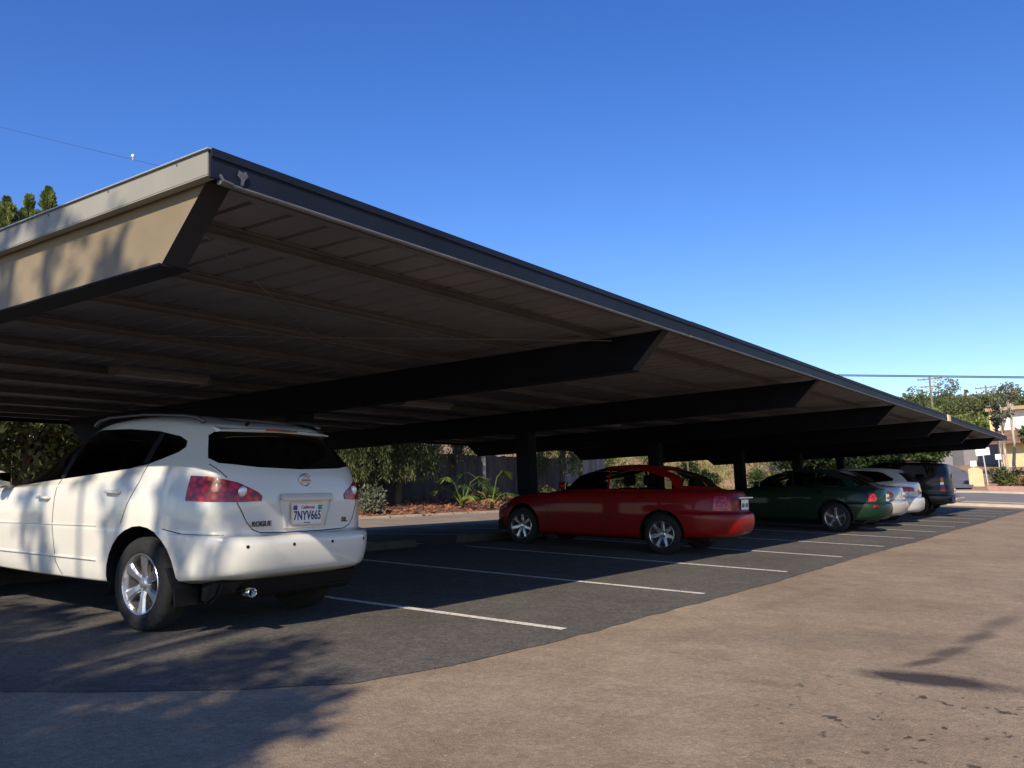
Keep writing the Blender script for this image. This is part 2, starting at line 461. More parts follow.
# ------------------------------------------------------------------ carport
M['beam_tan'] = mat('beam_tan', (.215, .172, .105), .55, noise=.14, nscale=1.2, bump=.05, bscale=20)
M['steel_dark'] = mat('steel_dark', (.007, .009, .016), .75, noise=.2, nscale=2, spec=.12)
M['beam_taper'] = mat('beam_taper', (.022, .021, .024), .7, noise=.2, nscale=2, spec=.2)
M['deck'] = mat('deck', (.165, .160, .168), .6, noise=.15, nscale=1.0)
M['purlin'] = mat('purlin', (.120, .118, .124), .55, noise=.15, nscale=1.5)
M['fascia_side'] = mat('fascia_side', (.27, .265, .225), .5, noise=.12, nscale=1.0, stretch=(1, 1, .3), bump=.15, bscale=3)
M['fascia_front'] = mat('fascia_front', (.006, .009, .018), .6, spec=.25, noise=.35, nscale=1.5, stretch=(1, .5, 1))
M['flash'] = mat('flash', (.55, .55, .54), .35, metal=.5)
M['gutter'] = mat('gutter', (.13, .14, .155), .5, metal=.2, noise=.15)
cp = empty('carport', (-9.2, 2.89, G(-9.2)), label='long flat-roofed steel carport sheltering the row of parked cars', cat='carport')
Oc = Vector((9.2, -2.89, -G(-9.2)))
def cfin(name, bm, m, parent=cp, **k):
    bmesh.ops.translate(bm, verts=bm.verts, vec=Oc if parent is cp else Vector((0, 0, 0)))
    return fin(name, bm, m, parent, **k)
XF, XB, YN, YE = -3.70, -14.93, 2.85, 38.85
ZB, ZT = 2.645, 3.014
beamsY = [2.89 + 5.6 * i for i in range(7)]
for i, Y in enumerate(beamsY):
    bm = bmesh.new()
    prof = [(-3.81, ZT), (-4.18, ZB), (-14.45, ZB), (-14.85, ZT)]
    prism(bm, prof, 'y', Y, Y + .15)
    bmesh.ops.recalc_face_normals(bm, faces=bm.faces)
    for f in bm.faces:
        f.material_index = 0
        if i == 0 and f.normal.y < -.9: f.material_index = 1  # tan on the first beam's outward face, dark on its other faces
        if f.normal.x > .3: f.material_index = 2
    # flange lip under the beam and on the slanted end
    e = .012
    for seg in (((-4.18, ZB), (-14.45, ZB)),):
        bx(bm, seg[1][0], seg[0][0] + .004, Y - .02, Y + .17, ZB - .012, ZB - .0)
    b = cfin('beam', bm, [M['steel_dark'], M['beam_tan'], M['beam_taper']])
    if i == 0: b['label'] = 'end beam with tan outer face and slanted dark tip'
    # post
    bm = bmesh.new()
    zg = G(-9.15)
    bx(bm, -9.40, -9.12, Y - .06, Y + .21, zg - .1, ZB - .013, bevel=.012)
    cfin('post', bm, M['steel_dark'])
    bm = bmesh.new(); bx(bm, -9.50, -9.02, Y - .15, Y + .30, zg - .05, zg + .035, bevel=.006)
    for sx in (-9.45, -9.07):
        for sy in (Y - .1, Y + .25): lathe = tube(bm, [(sx, sy, zg + .03), (sx, sy, zg + .075)], .016, 6)
    cfin('base_plate', bm, M['steel_dark'])
pxs = [-3.86, -4.57, -5.62, -6.69, -7.77, -8.85, -9.93, -11.0, -12.1, -13.2, -14.2, -14.80]
for X in pxs:
    bm = bmesh.new()
    z0, z1 = ZT + .002, ZT + .088
    # C section running along Y
    prof = [(X - .03, z0), (X + .035, z0), (X + .035, z0 + .012), (X - .018, z0 + .012), (X - .018, z1 - .008), (X + .035, z1 - .008), (X + .035, z1), (X - .03, z1)]
    prism(bm, prof, 'y', YN + .02, YE - .03)
    cfin('purlin', bm, M['purlin'])
# ribbed deck
V = []; F = []
y = YN + .01; k = 0
zc = ZT + .093
prof = []
while y < YE - .3:
    prof += [(y, zc), (y + .225, zc), (y + .235, zc + .018), (y + .270, zc + .018), (y + .280, zc)]
    y += .305
prof.append((YE - .01, zc))
for (yy_, z) in prof:
    for x in (XF - .01, XB + .01):
        V.append((x + Oc.x, yy_ + Oc.y, z + Oc.z))
for i in range(len(prof) - 1):
    F.append((2 * i, 2 * i + 1, 2 * i + 3, 2 * i + 2))
n0 = len(V)
V += [(v[0], v[1], v[2] + .002) for v in V[:]]
F += [(a + n0, d + n0, c + n0, b + n0) for (a, b, c, d) in F[:]]
pyd('roof_deck', V, F, M['deck'], cp)
# fascias
bm = bmesh.new(); bx(bm, XB, XF, YN - .035, YN - .003, 3.008, 3.133)
# lower return lip, slightly wavy sheet-metal
bx(bm, XB, XF, YN - .034, YN + .02, 3.000, 3.006)
cfin('side_fascia', bm, M['fascia_side'])
for X in (-6.75, -9.8, -12.85):
    bm = bmesh.new(); bx(bm, X - .05, X + .05, YN - .0385, YN - .0352, 3.007, 3.1335); cfin('lap_joint', bm, M['fascia_side'])
    bm = bmesh.new(); bx(bm, X - .053, X - .050, YN - .0385, YN - .0351, 3.007, 3.1335); cfin('joint_gap', bm, M['seam'])
for k in range(18):
    bm = bmesh.new(); X = XF - .25 - .62 * k
    tube(bm, [(X, YN - .0352, 3.118), (X, YN - .039, 3.118)], .006, 8); cfin('screw_head', bm, M['gutter'])
bm = bmesh.new(); bx(bm, XB - .01, XF + .02, YN - .05, YN + .03, 3.136, 3.142); cfin('edge_flashing', bm, M['flash'])
bm = bmesh.new(); bx(bm, XB, XF, YE + .003, YE + .035, 2.985, 3.133); cfin('side_fascia', bm, M['fascia_side'])
# front and back gutters fascia: a shallow tray profile in lapped lengths
lens = [YN - .03] + [YN + .0 + 6.05 * i for i in range(1, 6)] + [YE + .03]
for j, (a, b) in enumerate(zip(lens, lens[1:])):
    off = .006 * (j % 2)
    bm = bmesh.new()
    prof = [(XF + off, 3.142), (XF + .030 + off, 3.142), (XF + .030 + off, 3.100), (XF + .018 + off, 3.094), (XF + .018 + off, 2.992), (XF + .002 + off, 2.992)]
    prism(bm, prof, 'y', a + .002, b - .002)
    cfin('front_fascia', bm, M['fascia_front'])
    bm = bmesh.new()
    prism(bm, [(XF + .008 + off + .02 * math.cos(q), 2.980 + .012 * math.sin(q)) for q in [math.pi * 2 * k / 10 for k in range(10)]], 'y', a + (.06 if j == 0 else 0), b - .01)
    cfin('gutter', bm, M['gutter'])
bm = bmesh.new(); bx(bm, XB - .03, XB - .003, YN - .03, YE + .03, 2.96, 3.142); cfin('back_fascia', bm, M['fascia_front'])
# fascia joint piece catching the sun, corner patch of sealant
bm = bmesh.new(); bx(bm, XF + .04, XF + .075, 25.15, 25.50, 2.97, 3.13, bevel=.004); cfin('joint_cover', bm, mat('cream_joint', (.6, .5, .32), .6))
bm = bmesh.new()
vv = [(2.975, 3.04), (2.985, 3.07), (3.01, 3.062), (3.03, 3.075), (3.045, 3.05), (3.02, 3.02), (3.015, 2.992), (2.995, 2.992), (2.998, 3.02)]
fv = [bm.verts.new((XF + .034, a, b)) for a, b in vv]; bm.faces.new(fv)
cfin('sealant_patch', bm, mat('sealant', (.075, .085, .10), .7, noise=.3, nscale=30))
bm = bmesh.new(); tube(bm, [(XF + .035, 2.865, 3.01), (XF + .035, 2.885, 2.985), (XF + .03, 2.95, 2.98)], .008, 8); cfin('gutter_elbow', bm, M['gutter'])
# diagonal brace rods
for pr in [((-4.48, 3.38, 2.985), (-8.6, 9.3, 2.985)), ((-8.9, 3.2, 2.98), (-4.4, 8.5, 2.98)), ((-4.5, 8.75, 2.98), (-9.0, 14.0, 2.98)), ((-4.5, 31.2, 2.98), (-9.0, 36.3, 2.98))]:
    bm = bmesh.new(); tube(bm, pr, .005, 6); cfin('brace_rod', bm, M['gutter'])
# bolt heads / small junction on beams
# light fixtures hanging from the deck
proto = None
fx = [(-9.3, 6.45), (-9.3, 11.3), (-9.3, 17.4), (-9.3, 23.0), (-9.3, 28.6), (-9.3, 34.0)]
fl_lab = ['unlit fluorescent strip light above the white sport utility vehicle', 'unlit fluorescent strip light between the first two inner beams',
          'unlit fluorescent strip light under the roof beyond the red car', 'unlit fluorescent strip light under the roof above the green car',
          'unlit fluorescent strip light under the roof above the silver wagon', 'unlit fluorescent strip light nearest the street under the carport roof']
M['fix_metal'] = mat('fix_metal', (.10, .10, .10), .5); M['diffuser'] = mat('diffuser', (.15, .15, .145), .4, noise=.1)
for i, (X, Y) in enumerate(fx[:3]):
    r_ = empty('strip_light', (X, Y, ZT), label=fl_lab[i], cat='light fixture', group='strip lights under the carport roof')
    bm = bmesh.new(); bx(bm, -.09, .09, -.62, .62, -.045, .0, bevel=.006); o1 = fin('housing', bm, M['fix_metal'], r_)
    bm = bmesh.new()
    prism(bm, [(-.085, -.046), (.085, -.046), (.06, -.10), (-.06, -.10)], 'y', -.6, .6); fin('diffuser', bm, M['diffuser'], r_)
    for q_ in (-.625, .6):
        bm = bmesh.new(); bx(bm, -.095, .095, q_, q_ + .025, -.105, -.046); fin('end_cap', bm, M['fix_metal'], r_)

# wheel stops
M['stop'] = mat('stop', (.065, .062, .058), .9, noise=.2, nscale=4, bump=.4, bscale=25)  # shade under the roof put into this lowered concrete colour
stop_lab = ['concrete wheel stop in front of the white sport utility vehicle', 'concrete wheel stop in the first empty stall, nearer one', 'concrete wheel stop in front of the red car',
            'concrete wheel stop in the empty stall past the red car', 'concrete wheel stop in the second empty stall past the red car', 'concrete wheel stop in front of the green car']
for i in range(6):
    yc = 5.0 + 2.8 * i
    bm = bmesh.new()
    prism(bm, [(-.08, 0), (.08, 0), (.055, .12), (-.055, .12)], 'y', -.8, .8)
    bmesh.ops.bevel(bm, geom=list(bm.edges), offset=.012, segments=2, affect='EDGES')
    o = fin('wheel_stop', bm, M['stop'])
    o.location = (-9.62, yc - .1, G(-9.62)); 
    tag(o, stop_lab[i], 'wheel stop', 'concrete wheel stops at the heads of the stalls')

# ================================================================== CARS
def ring_pts(rg, N):
    """half-ring of N points from rear centre (y=0) round the left side to the front centre"""
    xr, xf, w_, z = rg['xr'], rg['xf'], rg['w'], rg['z']
    nr, nf, tr, tf = rg.get('nr', 5), rg.get('nf', 3.6), rg.get('tr', .04), rg.get('tf', .08)
    a = (xf - xr) / 2; cx = (xf + xr) / 2
    P = []
    K = 500
    for i in range(K + 1):
        ph = math.pi * i / K
        c, s = -math.cos(ph), math.sin(ph)
        n = nr if c < 0 else nf
        # blend the exponent so the corners keep a similar radius on long and short axes
        X = math.copysign(abs(c) ** (2 / (n * 1.9)), c)
        Yv = (max(0.0, 1 - abs(X) ** (n * 1.9))) ** (1 / (n * .75)) if abs(c) > 1e-9 else 1
        x = cx + a * X
        sN = (x - xr) / (xf - xr)
        ww = w_ * (1 - tr * sm((.32 - sN) / .32) - tf * sm((sN - .62) / .38))
        P.append((x, Yv * ww, sN))
    L = [0]
    for p, q in zip(P, P[1:]): L.append(L[-1] + math.hypot(q[0] - p[0], q[1] - p[1]))
    tot = L[-1]; out = []; j = 0
    def zz(s):
        n = len(z) - 1; t = s * n; i = min(n - 1, int(t)); t -= i
        p0 = z[max(0, i - 1)]; p1 = z[i]; p2 = z[i + 1]; p3 = z[min(n, i + 2)]
        return .5 * (2 * p1 + (p2 - p0) * t + (2 * p0 - 5 * p1 + 4 * p2 - p3) * t * t + (3 * p1 - p0 - 3 * p2 + p3) * t ** 3)
    for k in range(N):
        d = tot * k / (N - 1)
        while j < K - 1 and L[j + 1] < d: j += 1
        t = (d - L[j]) / max(1e-9, L[j + 1] - L[j])
        x = P[j][0] + (P[j + 1][0] - P[j][0]) * t; y = P[j][1] + (P[j + 1][1] - P[j][1]) * t
        s = (x - xr) / (xf - xr)
        out.append(Vector((x, max(0, y), zz(s))))
    out[0].y = 0; out[-1].y = 0
    return out

def loft(rings, N, sub=3):
    R0 = [ring_pts(r, N) for r in rings]
    out = []
    n = len(R0)
    for i in range(n - 1):
        hard0 = rings[i].get('hard'); hard1 = rings[i + 1].get('hard')
        for k in range(sub):
            t = k / sub
            row = []
            for j in range(N):
                p1, p2 = R0[i][j], R0[i + 1][j]
                p0 = R0[i - 1][j] if (i > 0 and not hard0) else p1 - (p2 - p1)
                p3 = R0[i + 2][j] if (i < n - 2 and not hard1) else p2 + (p2 - p1)
                m1 = (p2 - p0) * .5; m2 = (p3 - p1) * .5
                # limit tangents so short spans do not overshoot
                L = (p2 - p1).length
                for m_ in (m1, m2):
                    if m_.length > 1.3 * L: m_.length = 1.3 * L if L > 1e-6 else 0
                h00 = 2 * t ** 3 - 3 * t ** 2 + 1; h10 = t ** 3 - 2 * t ** 2 + t; h01 = -2 * t ** 3 + 3 * t ** 2; h11 = t ** 3 - t ** 2
                row.append(p1 * h00 + m1 * h10 + p2 * h01 + m2 * h11)
            out.append(row)
    out.append(R0[-1])
    bm = bmesh.new()
    vr = []
    for row in out:
        left = [bm.verts.new(p) for p in row]
        right = [left[0]] + [bm.verts.new((p.x, -p.y, p.z)) for p in row[1:-1]] + [left[-1]]
        ringv = left + right[1:-1][::-1]
        vr.append(ringv)
    for a, b in zip(vr, vr[1:]):
        m_ = len(a)
        for k in range(m_):
            q = (a[k], a[(k + 1) % m_], b[(k + 1) % m_], b[k])
            try: bm.faces.new(q)
            except ValueError: pass
    bmesh.ops.remove_doubles(bm, verts=bm.verts, dist=.0008)
    bmesh.ops.recalc_face_normals(bm, faces=bm.faces)
    # make sure the normals look outward
    f = max(bm.faces, key=lambda q: q.calc_center_median().y)
    if f.normal.y < 0: bmesh.ops.reverse_faces(bm, faces=bm.faces)
    return bm

def inpoly(p, poly):
    x, y = p; c = False; n = len(poly)
    for i in range(n):
        x1, y1 = poly[i]; x2, y2 = poly[(i + 1) % n]
        if (y1 > y) != (y2 > y) and x < (x2 - x1) * (y - y1) / (y2 - y1) + x1: c = not c
    return c

def cut_region(bm, lay, tagv, view, poly, cond, only=(0,), cuts=()):
    """cut the outline poly, seen along view, into the surface, and tag the faces inside it"""
    if view == 'side': A = lambda p: (p.x, p.z)
    else: A = lambda p: (p.y, p.z)
    x0 = min(p[0] for p in poly) - .02; x1 = max(p[0] for p in poly) + .02
    y0 = min(p[1] for p in poly) - .02; y1 = max(p[1] for p in poly) + .02
    def cand():
        fs = []
        for f in bm.faces:
            if f[lay] not in only: continue
            if not cond(f.calc_center_median()): continue
            q = [A(v.co) for v in f.verts]
            if max(a[0] for a in q) < x0 or min(a[0] for a in q) > x1 or max(a[1] for a in q) < y0 or min(a[1] for a in q) > y1: continue
            fs.append(f)
        return fs
    def geom(fs):
        es = set(); vs = set()
        for f in fs:
            es.update(f.edges); vs.update(f.verts)
        return list(fs) + list(es) + list(vs)
    for (co_, no_) in cuts:
        bmesh.ops.bisect_plane(bm, geom=geom(cand()), plane_co=co_, plane_no=no_, dist=1e-5)
    n = len(poly)
    for i in range(n):
        a = poly[i]; b = poly[(i + 1) % n]
        dx, dy = b[0] - a[0], b[1] - a[1]
        if abs(dx) + abs(dy) < 1e-6: continue
        if view == 'side': co_ = (a[0], 0, a[1]); no_ = Vector((-dy, 0, dx))
        else: co_ = (0, a[0], a[1]); no_ = Vector((0, -dy, dx))
        # only faces near this edge need the cut
        fs = []
        ex0, ex1 = min(a[0], b[0]) - .01, max(a[0], b[0]) + .01; ey0, ey1 = min(a[1], b[1]) - .01, max(a[1], b[1]) + .01
        for f in cand():
            q = [A(v.co) for v in f.verts]
            if max(c_[0] for c_ in q) < ex0 or min(c_[0] for c_ in q) > ex1 or max(c_[1] for c_ in q) < ey0 or min(c_[1] for c_ in q) > ey1: continue
            fs.append(f)
        if fs: bmesh.ops.bisect_plane(bm, geom=geom(fs), plane_co=co_, plane_no=no_.normalized(), dist=1e-5)
    cnt = 0
    for f in cand():
        c_ = f.calc_center_median()
        if not all((c_ - Vector(co_)).dot(Vector(no_)) > 0 for co_, no_ in cuts): continue
        if inpoly(A(c_), poly): f[lay] = tagv; cnt += 1
    return cnt

def split_tags(bm, lay, tags):
    """returns {tag: mesh data (verts, faces, normals)}"""
    bm.normal_update()
    out = {}
    for tg in tags:
        idx = {}; V = []; Nn = []; F = []
        for f in bm.faces:
            if f[lay] != tg: continue
            r_ = []
            for v in f.verts:
                if v.index not in idx:
                    idx[v.index] = len(V); V.append(v.co.copy()); Nn.append(v.normal.copy())
                r_.append(idx[v.index])
            F.append(r_)
        out[tg] = (V, F, Nn)
    return out

def patch(name, data, m, parent, off=0.0, inset_thick=None):
    V, F, Nn = data
    if not F: return None
    VV = [v + n * off for v, n in zip(V, Nn)]
    me = bpy.data.meshes.new(name); me.from_pydata([tuple(v) for v in VV], [], F)
    me.materials.append(m)
    me.polygons.foreach_set('use_smooth', [True] * len(me.polygons))
    me.update()
    try: me.normals_split_custom_set_from_vertices([tuple(n) for n in Nn])
    except Exception: pass
    return add(name, me, parent)

def wheel_meshes(kind, r, rim_r, wd):
    """wheel seen on the +y side; returns list of (name, mesh)"""
    res = []
    bm = bmesh.new()
    h = wd / 2
    lathe_y(bm, [(rim_r - .005, h - .03), (rim_r + .01, h - .004), (rim_r + .035, h), (r - .03, h - .006), (r - .010, h - .022), (r, h - .045), (r, 0), (r, -h + .04), (r - .012, -h + .02), (rim_r + .03, -h), (rim_r - .005, -h + .02)], 44)
    # tread grooves read as thin ridges
    me = bpy.data.meshes.new('tyre'); bmesh.ops.recalc_face_normals(bm, faces=bm.faces)
    bm.to_mesh(me); bm.free(); me.materials.append(M['rubber']); me.polygons.foreach_set('use_smooth', [True] * len(me.polygons)); res.append(('tyre', me))
    bm = bmesh.new()
    # rim barrel and lip
    lathe_y(bm, [(rim_r - .03, -h + .03), (rim_r - .02, h - .05), (rim_r - .012, h - .022), (rim_r - .008, h - .008), (rim_r, h - .004), (rim_r + .006, h - .010), (rim_r + .004, h - .03)], 44)
    # hub
    lathe_y(bm, [(.0005, h - .028), (.03, h - .030), (.036, h - .034), (.062, h - .045), (.07, h - .06), (.07, h - .1)], 24)
    nsp = {'six': 6, 'five': 5, 'seven': 7}[kind]
    for k in range(nsp):
        a = 2 * math.pi * k / nsp + math.pi / 2
        def P(rad, t, y): return bm.verts.new((rad * math.cos(a) - t * math.sin(a), y, rad * math.sin(a) + t * math.cos(a)))
        sec = [(.045, .034, h - .040), (.10, .030, h - .030), (rim_r * .75, .042 if kind == 'six' else .026, h - .024), (rim_r - .012, .056 if kind == 'six' else .036, h - .020)]
        prev = None
        for (rad, t, y) in sec:
            q = [P(rad, -t, y - .014), P(rad, -t * .55, y), P(rad, t * .55, y), P(rad, t, y - .014), P(rad, t * .8, y - .05), P(rad, -t * .8, y - .05)]
            if prev:
                for i in range(6): bm.faces.new((prev[i], prev[(i + 1) % 6], q[(i + 1) % 6], q[i]))
            prev = q
    bmesh.ops.recalc_face_normals(bm, faces=bm.faces)
    me = bpy.data.meshes.new('rim'); bm.to_mesh(me); bm.free(); me.materials.append(M['alloy']); res.append(('rim', me))
    bm = bmesh.new()
    lathe_y(bm, [(.0005, h - .1), (.14, h - .1), (.145, h - .112), (.145, h - .13)], 28)
    lathe_y(bm, [(.145, h - .14), (rim_r - .03, h - .145)], 28)
    me = bpy.data.meshes.new('brake_disc'); bm.to_mesh(me); bm.free(); me.materials.append(M['brake']); res.append(('brake_disc', me))
    return res

def text_mesh(body, size, m, parent, mat4, name='lettering', extr=.001, shear=0.0, xs=1.0, bold=0.0):
    cu = bpy.data.curves.new('txt', 'FONT'); cu.body = body; cu.size = size; cu.extrude = extr; cu.offset = bold
    cu.align_x = 'CENTER'; cu.align_y = 'CENTER'; cu.shear = shear; cu.space_character = 1.05
    to = bpy.data.objects.new('txt', cu); C.objects.link(to)
    bpy.context.view_layer.update()
    dg = bpy.context.evaluated_depsgraph_get()
    me = bpy.data.meshes.new_from_object(to.evaluated_get(dg))
    bpy.data.objects.remove(to); me.materials.clear(); me.materials.append(m)
    o = add(name, me, parent); o.matrix_local = mat4 @ Matrix.Diagonal((xs, 1, 1, 1))
    return o

def car_matrix(X, Y, dz=0.0, yaw=0.0):
    th = math.atan(.072)
    c, s = math.cos(th), math.sin(th)
    F = Vector((-c, 0, s)); L = Vector((0, -1, 0)); U = Vector((s, 0, c))
    m = Matrix((F, L, U)).transposed().to_4x4()
    m = m @ Matrix.Rotation(yaw, 4, 'Z')
    m.translation = Vector((X, Y, G(X) + dz))
    return m

def mirror_poly(poly): return [(-a, b) for a, b in poly][::-1]

def seam_on(bvh, bm, pts, axis, side, r=.003, n=6):
    """thin dark gap line laid on the body surface; pts in (x,z) or (y,z)"""
    path = []
    for (a, b), (c, d) in zip(pts, pts[1:]):
        k = max(1, int(math.hypot(c - a, d - b) / .03))
        for i in range(k): path.append((a + (c - a) * i / k, b + (d - b) * i / k))
    path.append(pts[-1])
    P = []
    for (a, b) in path:
        if axis == 'side': org = Vector((a, side * 3, b)); dr = Vector((0, -side, 0))
        else: org = Vector((side * 7, a, b)); dr = Vector((-side, 0, 0))
        hit = bvh.ray_cast(org, dr)
        if hit[0] is not None: P.append(hit[0] - hit[1] * r * .4)
    if len(P) > 1: tube(bm, P, r, n, False)

def surf(bvh, a, b, axis, side):
    if axis == 'side': org = Vector((a, side * 3, b)); dr = Vector((0, -side, 0))
    else: org = Vector((side * 7, a, b)); dr = Vector((-side, 0, 0))
    h = bvh.ray_cast(org, dr)
    return (h[0], h[1]) if h[0] is not None else (Vector((0, 0, 0)), Vector((1, 0, 0)))

def make_car(sp, mat4, label, cat):
    root = empty(sp['name'], label=label, cat=cat, mat=mat4, group=None)
    bm = loft(sp['rings'], sp.get('N', 80), sp.get('sub', 4))
    lay = bm.faces.layers.int.new('tg')
    bm.verts.index_update()
    bvh = BVHTree.FromBMesh(bm)
    # tags: 0 body; windows etc. above
    names = {0: ('body', sp['paint'], 0)}
    t = 1
    hx = sp['split_x']           # x that separates front from rear
    def rear(c): return c.x < hx
    def front(c): return c.x > hx
    Lf = lambda c: c.y > .05
    Rt = lambda c: c.y < -.05
    ar = sp['arch']
    circ = lambda cx: [(cx + ar * math.cos(2 * math.pi * k / 28), sp['wz'] + ar * math.sin(2 * math.pi * k / 28)) for k in range(28)]
    for cx in (0, sp['wb']):
        for cond in (Lf, Rt):
            cut_region(bm, lay, 99, 'side', circ(cx), lambda c, cond=cond: cond(c) and abs(c.y) > .3)
    # lamps
    names_l = []
    for (nm, view, poly, m_, off, cuts, where) in sp['patches']:
        both = where == 'both'
        if view == 'side':
            for cond, sgn in ((Lf, 1), (Rt, -1)):
                if cut_region(bm, lay, t, 'side', poly, cond, (0,), cuts): names[t] = (nm, m_, off)
                t += 1
        else:
            cnd = rear if view == 'rear' else front
            plist = [poly, mirror_poly(poly)] if both else [poly]
            for pl in plist:
                cs = cuts
                if cut_region(bm, lay, t, 'rear', pl, cnd, (0,), cs): names[t] = (nm, m_, off)
                t += 1
    bm.verts.index_update()
    data = split_tags(bm, lay, list(names.keys()))
    parts = {}
    for k, (nm, m_, off) in names.items():
        o = patch(nm, data[k], m_, root, off)
        if o is not None: parts.setdefault(nm, []).append(o)
    body = parts['body'][0]
    # arch lips and liners
    for cx in (0, sp['wb']):
        for sd in (1, -1):
            bml = bmesh.new()
            pts = []; inn = []
            for k in range(0, 33):
                a = -.35 + (math.pi + .7) * k / 32
                x = cx + ar * math.cos(a); z = sp['wz'] + ar * math.sin(a)
                h = bvh.ray_cast(Vector((x, sd * 3, z)), Vector((0, -sd, 0)))
                y = h[0].y if h[0] is not None and abs(h[0].y) > .4 else sd * (sp['hw'] - .03)
                pts.append(Vector((x, y, z))); inn.append(Vector((cx + (ar + .02) * math.cos(a), sd * (sp['hw'] - .42), sp['wz'] + (ar + .02) * math.sin(a))))
            va = [bml.verts.new(p) for p in pts]; vb = [bml.verts.new(p) for p in inn]
            for k in range(32): bml.faces.new((va[k], va[k + 1], vb[k + 1], vb[k]))
            # inner wall of the well
            cen = bml.verts.new((cx, sd * (sp['hw'] - .42), sp['wz']))
            for k in range(32): bml.faces.new((vb[k], vb[k + 1], cen))
            fin('wheel_arch_liner', bml, M['black_plastic'], root, recalc=False)
    # underbody
    bmu = bmesh.new()
    xr, xf = sp['xr'], sp['xf']
    bx(bmu, xr + .40, -ar * .9, -.60, .60, sp['zb'] - .02, sp['zb'] + .18, bevel=.03)
    bx(bmu, -ar * .9, sp['wb'] + ar * .9, -.5, .5, sp['zb'] - .06, sp['zb'] + .05)
    bx(bmu, ar * 1.02, sp['wb'] - ar * 1.02, -sp['hw'] + .1, sp['hw'] - .1, sp['zb'] - .03, sp['zb'] + .1, bevel=.02)
    bx(bmu, sp['wb'] + ar * .9, xf - .25, -.6, .6, sp['zb'] - .03, sp['zb'] + .15)
    fin('underbody', bmu, M['black_plastic'], root)
    # interior
    bmi = bmesh.new()
    bx(bmi, xr + .4, sp['wb'] - .1, -.6, .68, sp['zb'] + .18, sp['zb'] + .3)
    bx(bmi, sp['dash'], sp['dash'] + .5, -.66, .66, sp['zb'] + .25, sp['belt'] - .06, bevel=.05)
    bx(bmi, xr + .42, sp['rseat'] - .2, -.52, .52, sp['belt'] - .16, sp['belt'] - .10)
    fin('interior_trim', bmi, M['seat'], root)
    def seat(x, y, w2, h):
        b_ = bmesh.new()
        bx(b_, x - .1, x + .42, y - w2, y + w2, sp['zb'] + .25, sp['zb'] + .42, bevel=.05)
        vs0 = len(b_.verts)
        prof = [(x - .12, sp['zb'] + .38), (x + .04, sp['zb'] + .38), (x - .08, h), (x - .19, h)]
        prism(b_, prof, 'y', y - w2, y + w2)
        fin('seat', b_, M['seat'], root)
        for yy_ in ([y] if w2 < .4 else [y - .33, y + .33]):
            b_ = bmesh.new(); bx(b_, x - .22, x - .10, yy_ - .12, yy_ + .12, h + .03, h + .21, bevel=.045)
            tube(b_, [(x - .15, yy_ - .04, h - .02), (x - .15, yy_ - .04, h + .06)], .007, 6); tube(b_, [(x - .15, yy_ + .04, h - .02), (x - .15, yy_ + .04, h + .06)], .007, 6)
            fin('headrest', b_, M['seat'], root)
    if sp.get('seats', True):
        for y in (.36, -.36): seat(sp['fseat'], y, .24, sp['belt'] + .05)
        seat(sp['rseat'], 0, .58, sp['belt'] + .0)
        bms = bmesh.new()
        tube(bms, [(sp['fseat'] + .62 + .18 * .35 * math.sin(q), .36 + .18 * math.cos(q), sp['belt'] + .02 + .17 * math.sin(q)) for q in [2 * math.pi * k / 20 for k in range(21)]], .014, 6)
        fin('steering_wheel', bms, M['seat'], root)
    # wheels
    wm = wheel_meshes(sp['wkind'], sp['wr'], sp['rim'], .215)
    for cx in (0, sp['wb']):
        for sd in (1, -1):
            e = bpy.data.objects.new('wheel', None); C.objects.link(e); e.parent = root
            e.location = (cx, sd * (sp['hw'] - .115 - .02), sp['wr'])
            if sd < 0: e.rotation_euler = (0, 0, math.pi)
            e.empty_display_size = .1
            for nm, me in wm:
                add(nm, me, e)
    # seams
    def gap(pts, axis, sd):
        b_ = bmesh.new(); seam_on(bvh, b_, pts, axis, sd, sp.get('seam_r', .004))
        if len(b_.verts): fin('panel_gap', b_, M['seam'], root)
        else: b_.free()
    for pts in sp.get('seams_side', []):
        for sd in (1, -1): gap(pts, 'side', sd)
    for pts in sp.get('seams_rear', []): gap(pts, 'rear', -1)
    # handles
    for (x, z) in sp.get('handles', []):
        for sd in (1, -1):
            p, n_ = surf(bvh, x, z, 'side', sd)
            bh = bmesh.new()
            pts = [(-.085, 0, .0), (-.07, sd * .028, .003), (0, sd * .036, .006), (.07, sd * .028, .003), (.085, 0, 0)]
            tube(bh, [(p.x + a, p.y + b, p.z + c) for a, b, c in pts], [.010, .014, .014, .014, .010], 8)
            fin('door_handle', bh, sp['paint'], root, smooth=True)
    # door mirrors
    mx, mz = sp['mirror']
    for sd in (1, -1):
        p, n_ = surf(bvh, mx, mz - .06, 'side', sd)
        bh = bmesh.new()
        bmesh.ops.create_uvsphere(bh, u_segments=16, v_segments=10, radius=1)
        for v in bh.verts:
            v.co = Vector((v.co.x * .075 + mx, p.y + sd * (.13 + v.co.y * .115), mz + .02 + v.co.z * .075))
        tube(bh, [(mx, p.y - sd * .02, mz - .06), (mx, p.y + sd * .06, mz - .02)], .025, 8)
        mo = fin('door_mirror', bh, sp['paint'], root, smooth=True)
        bh = bmesh.new(); bx(bh, mx - .079, mx - .074, min(p.y + sd * .05, p.y + sd * .21), max(p.y + sd * .05, p.y + sd * .21), mz - .035, mz + .075, bevel=.002)
        fin('mirror_glass', bh, M['mirror'], mo)
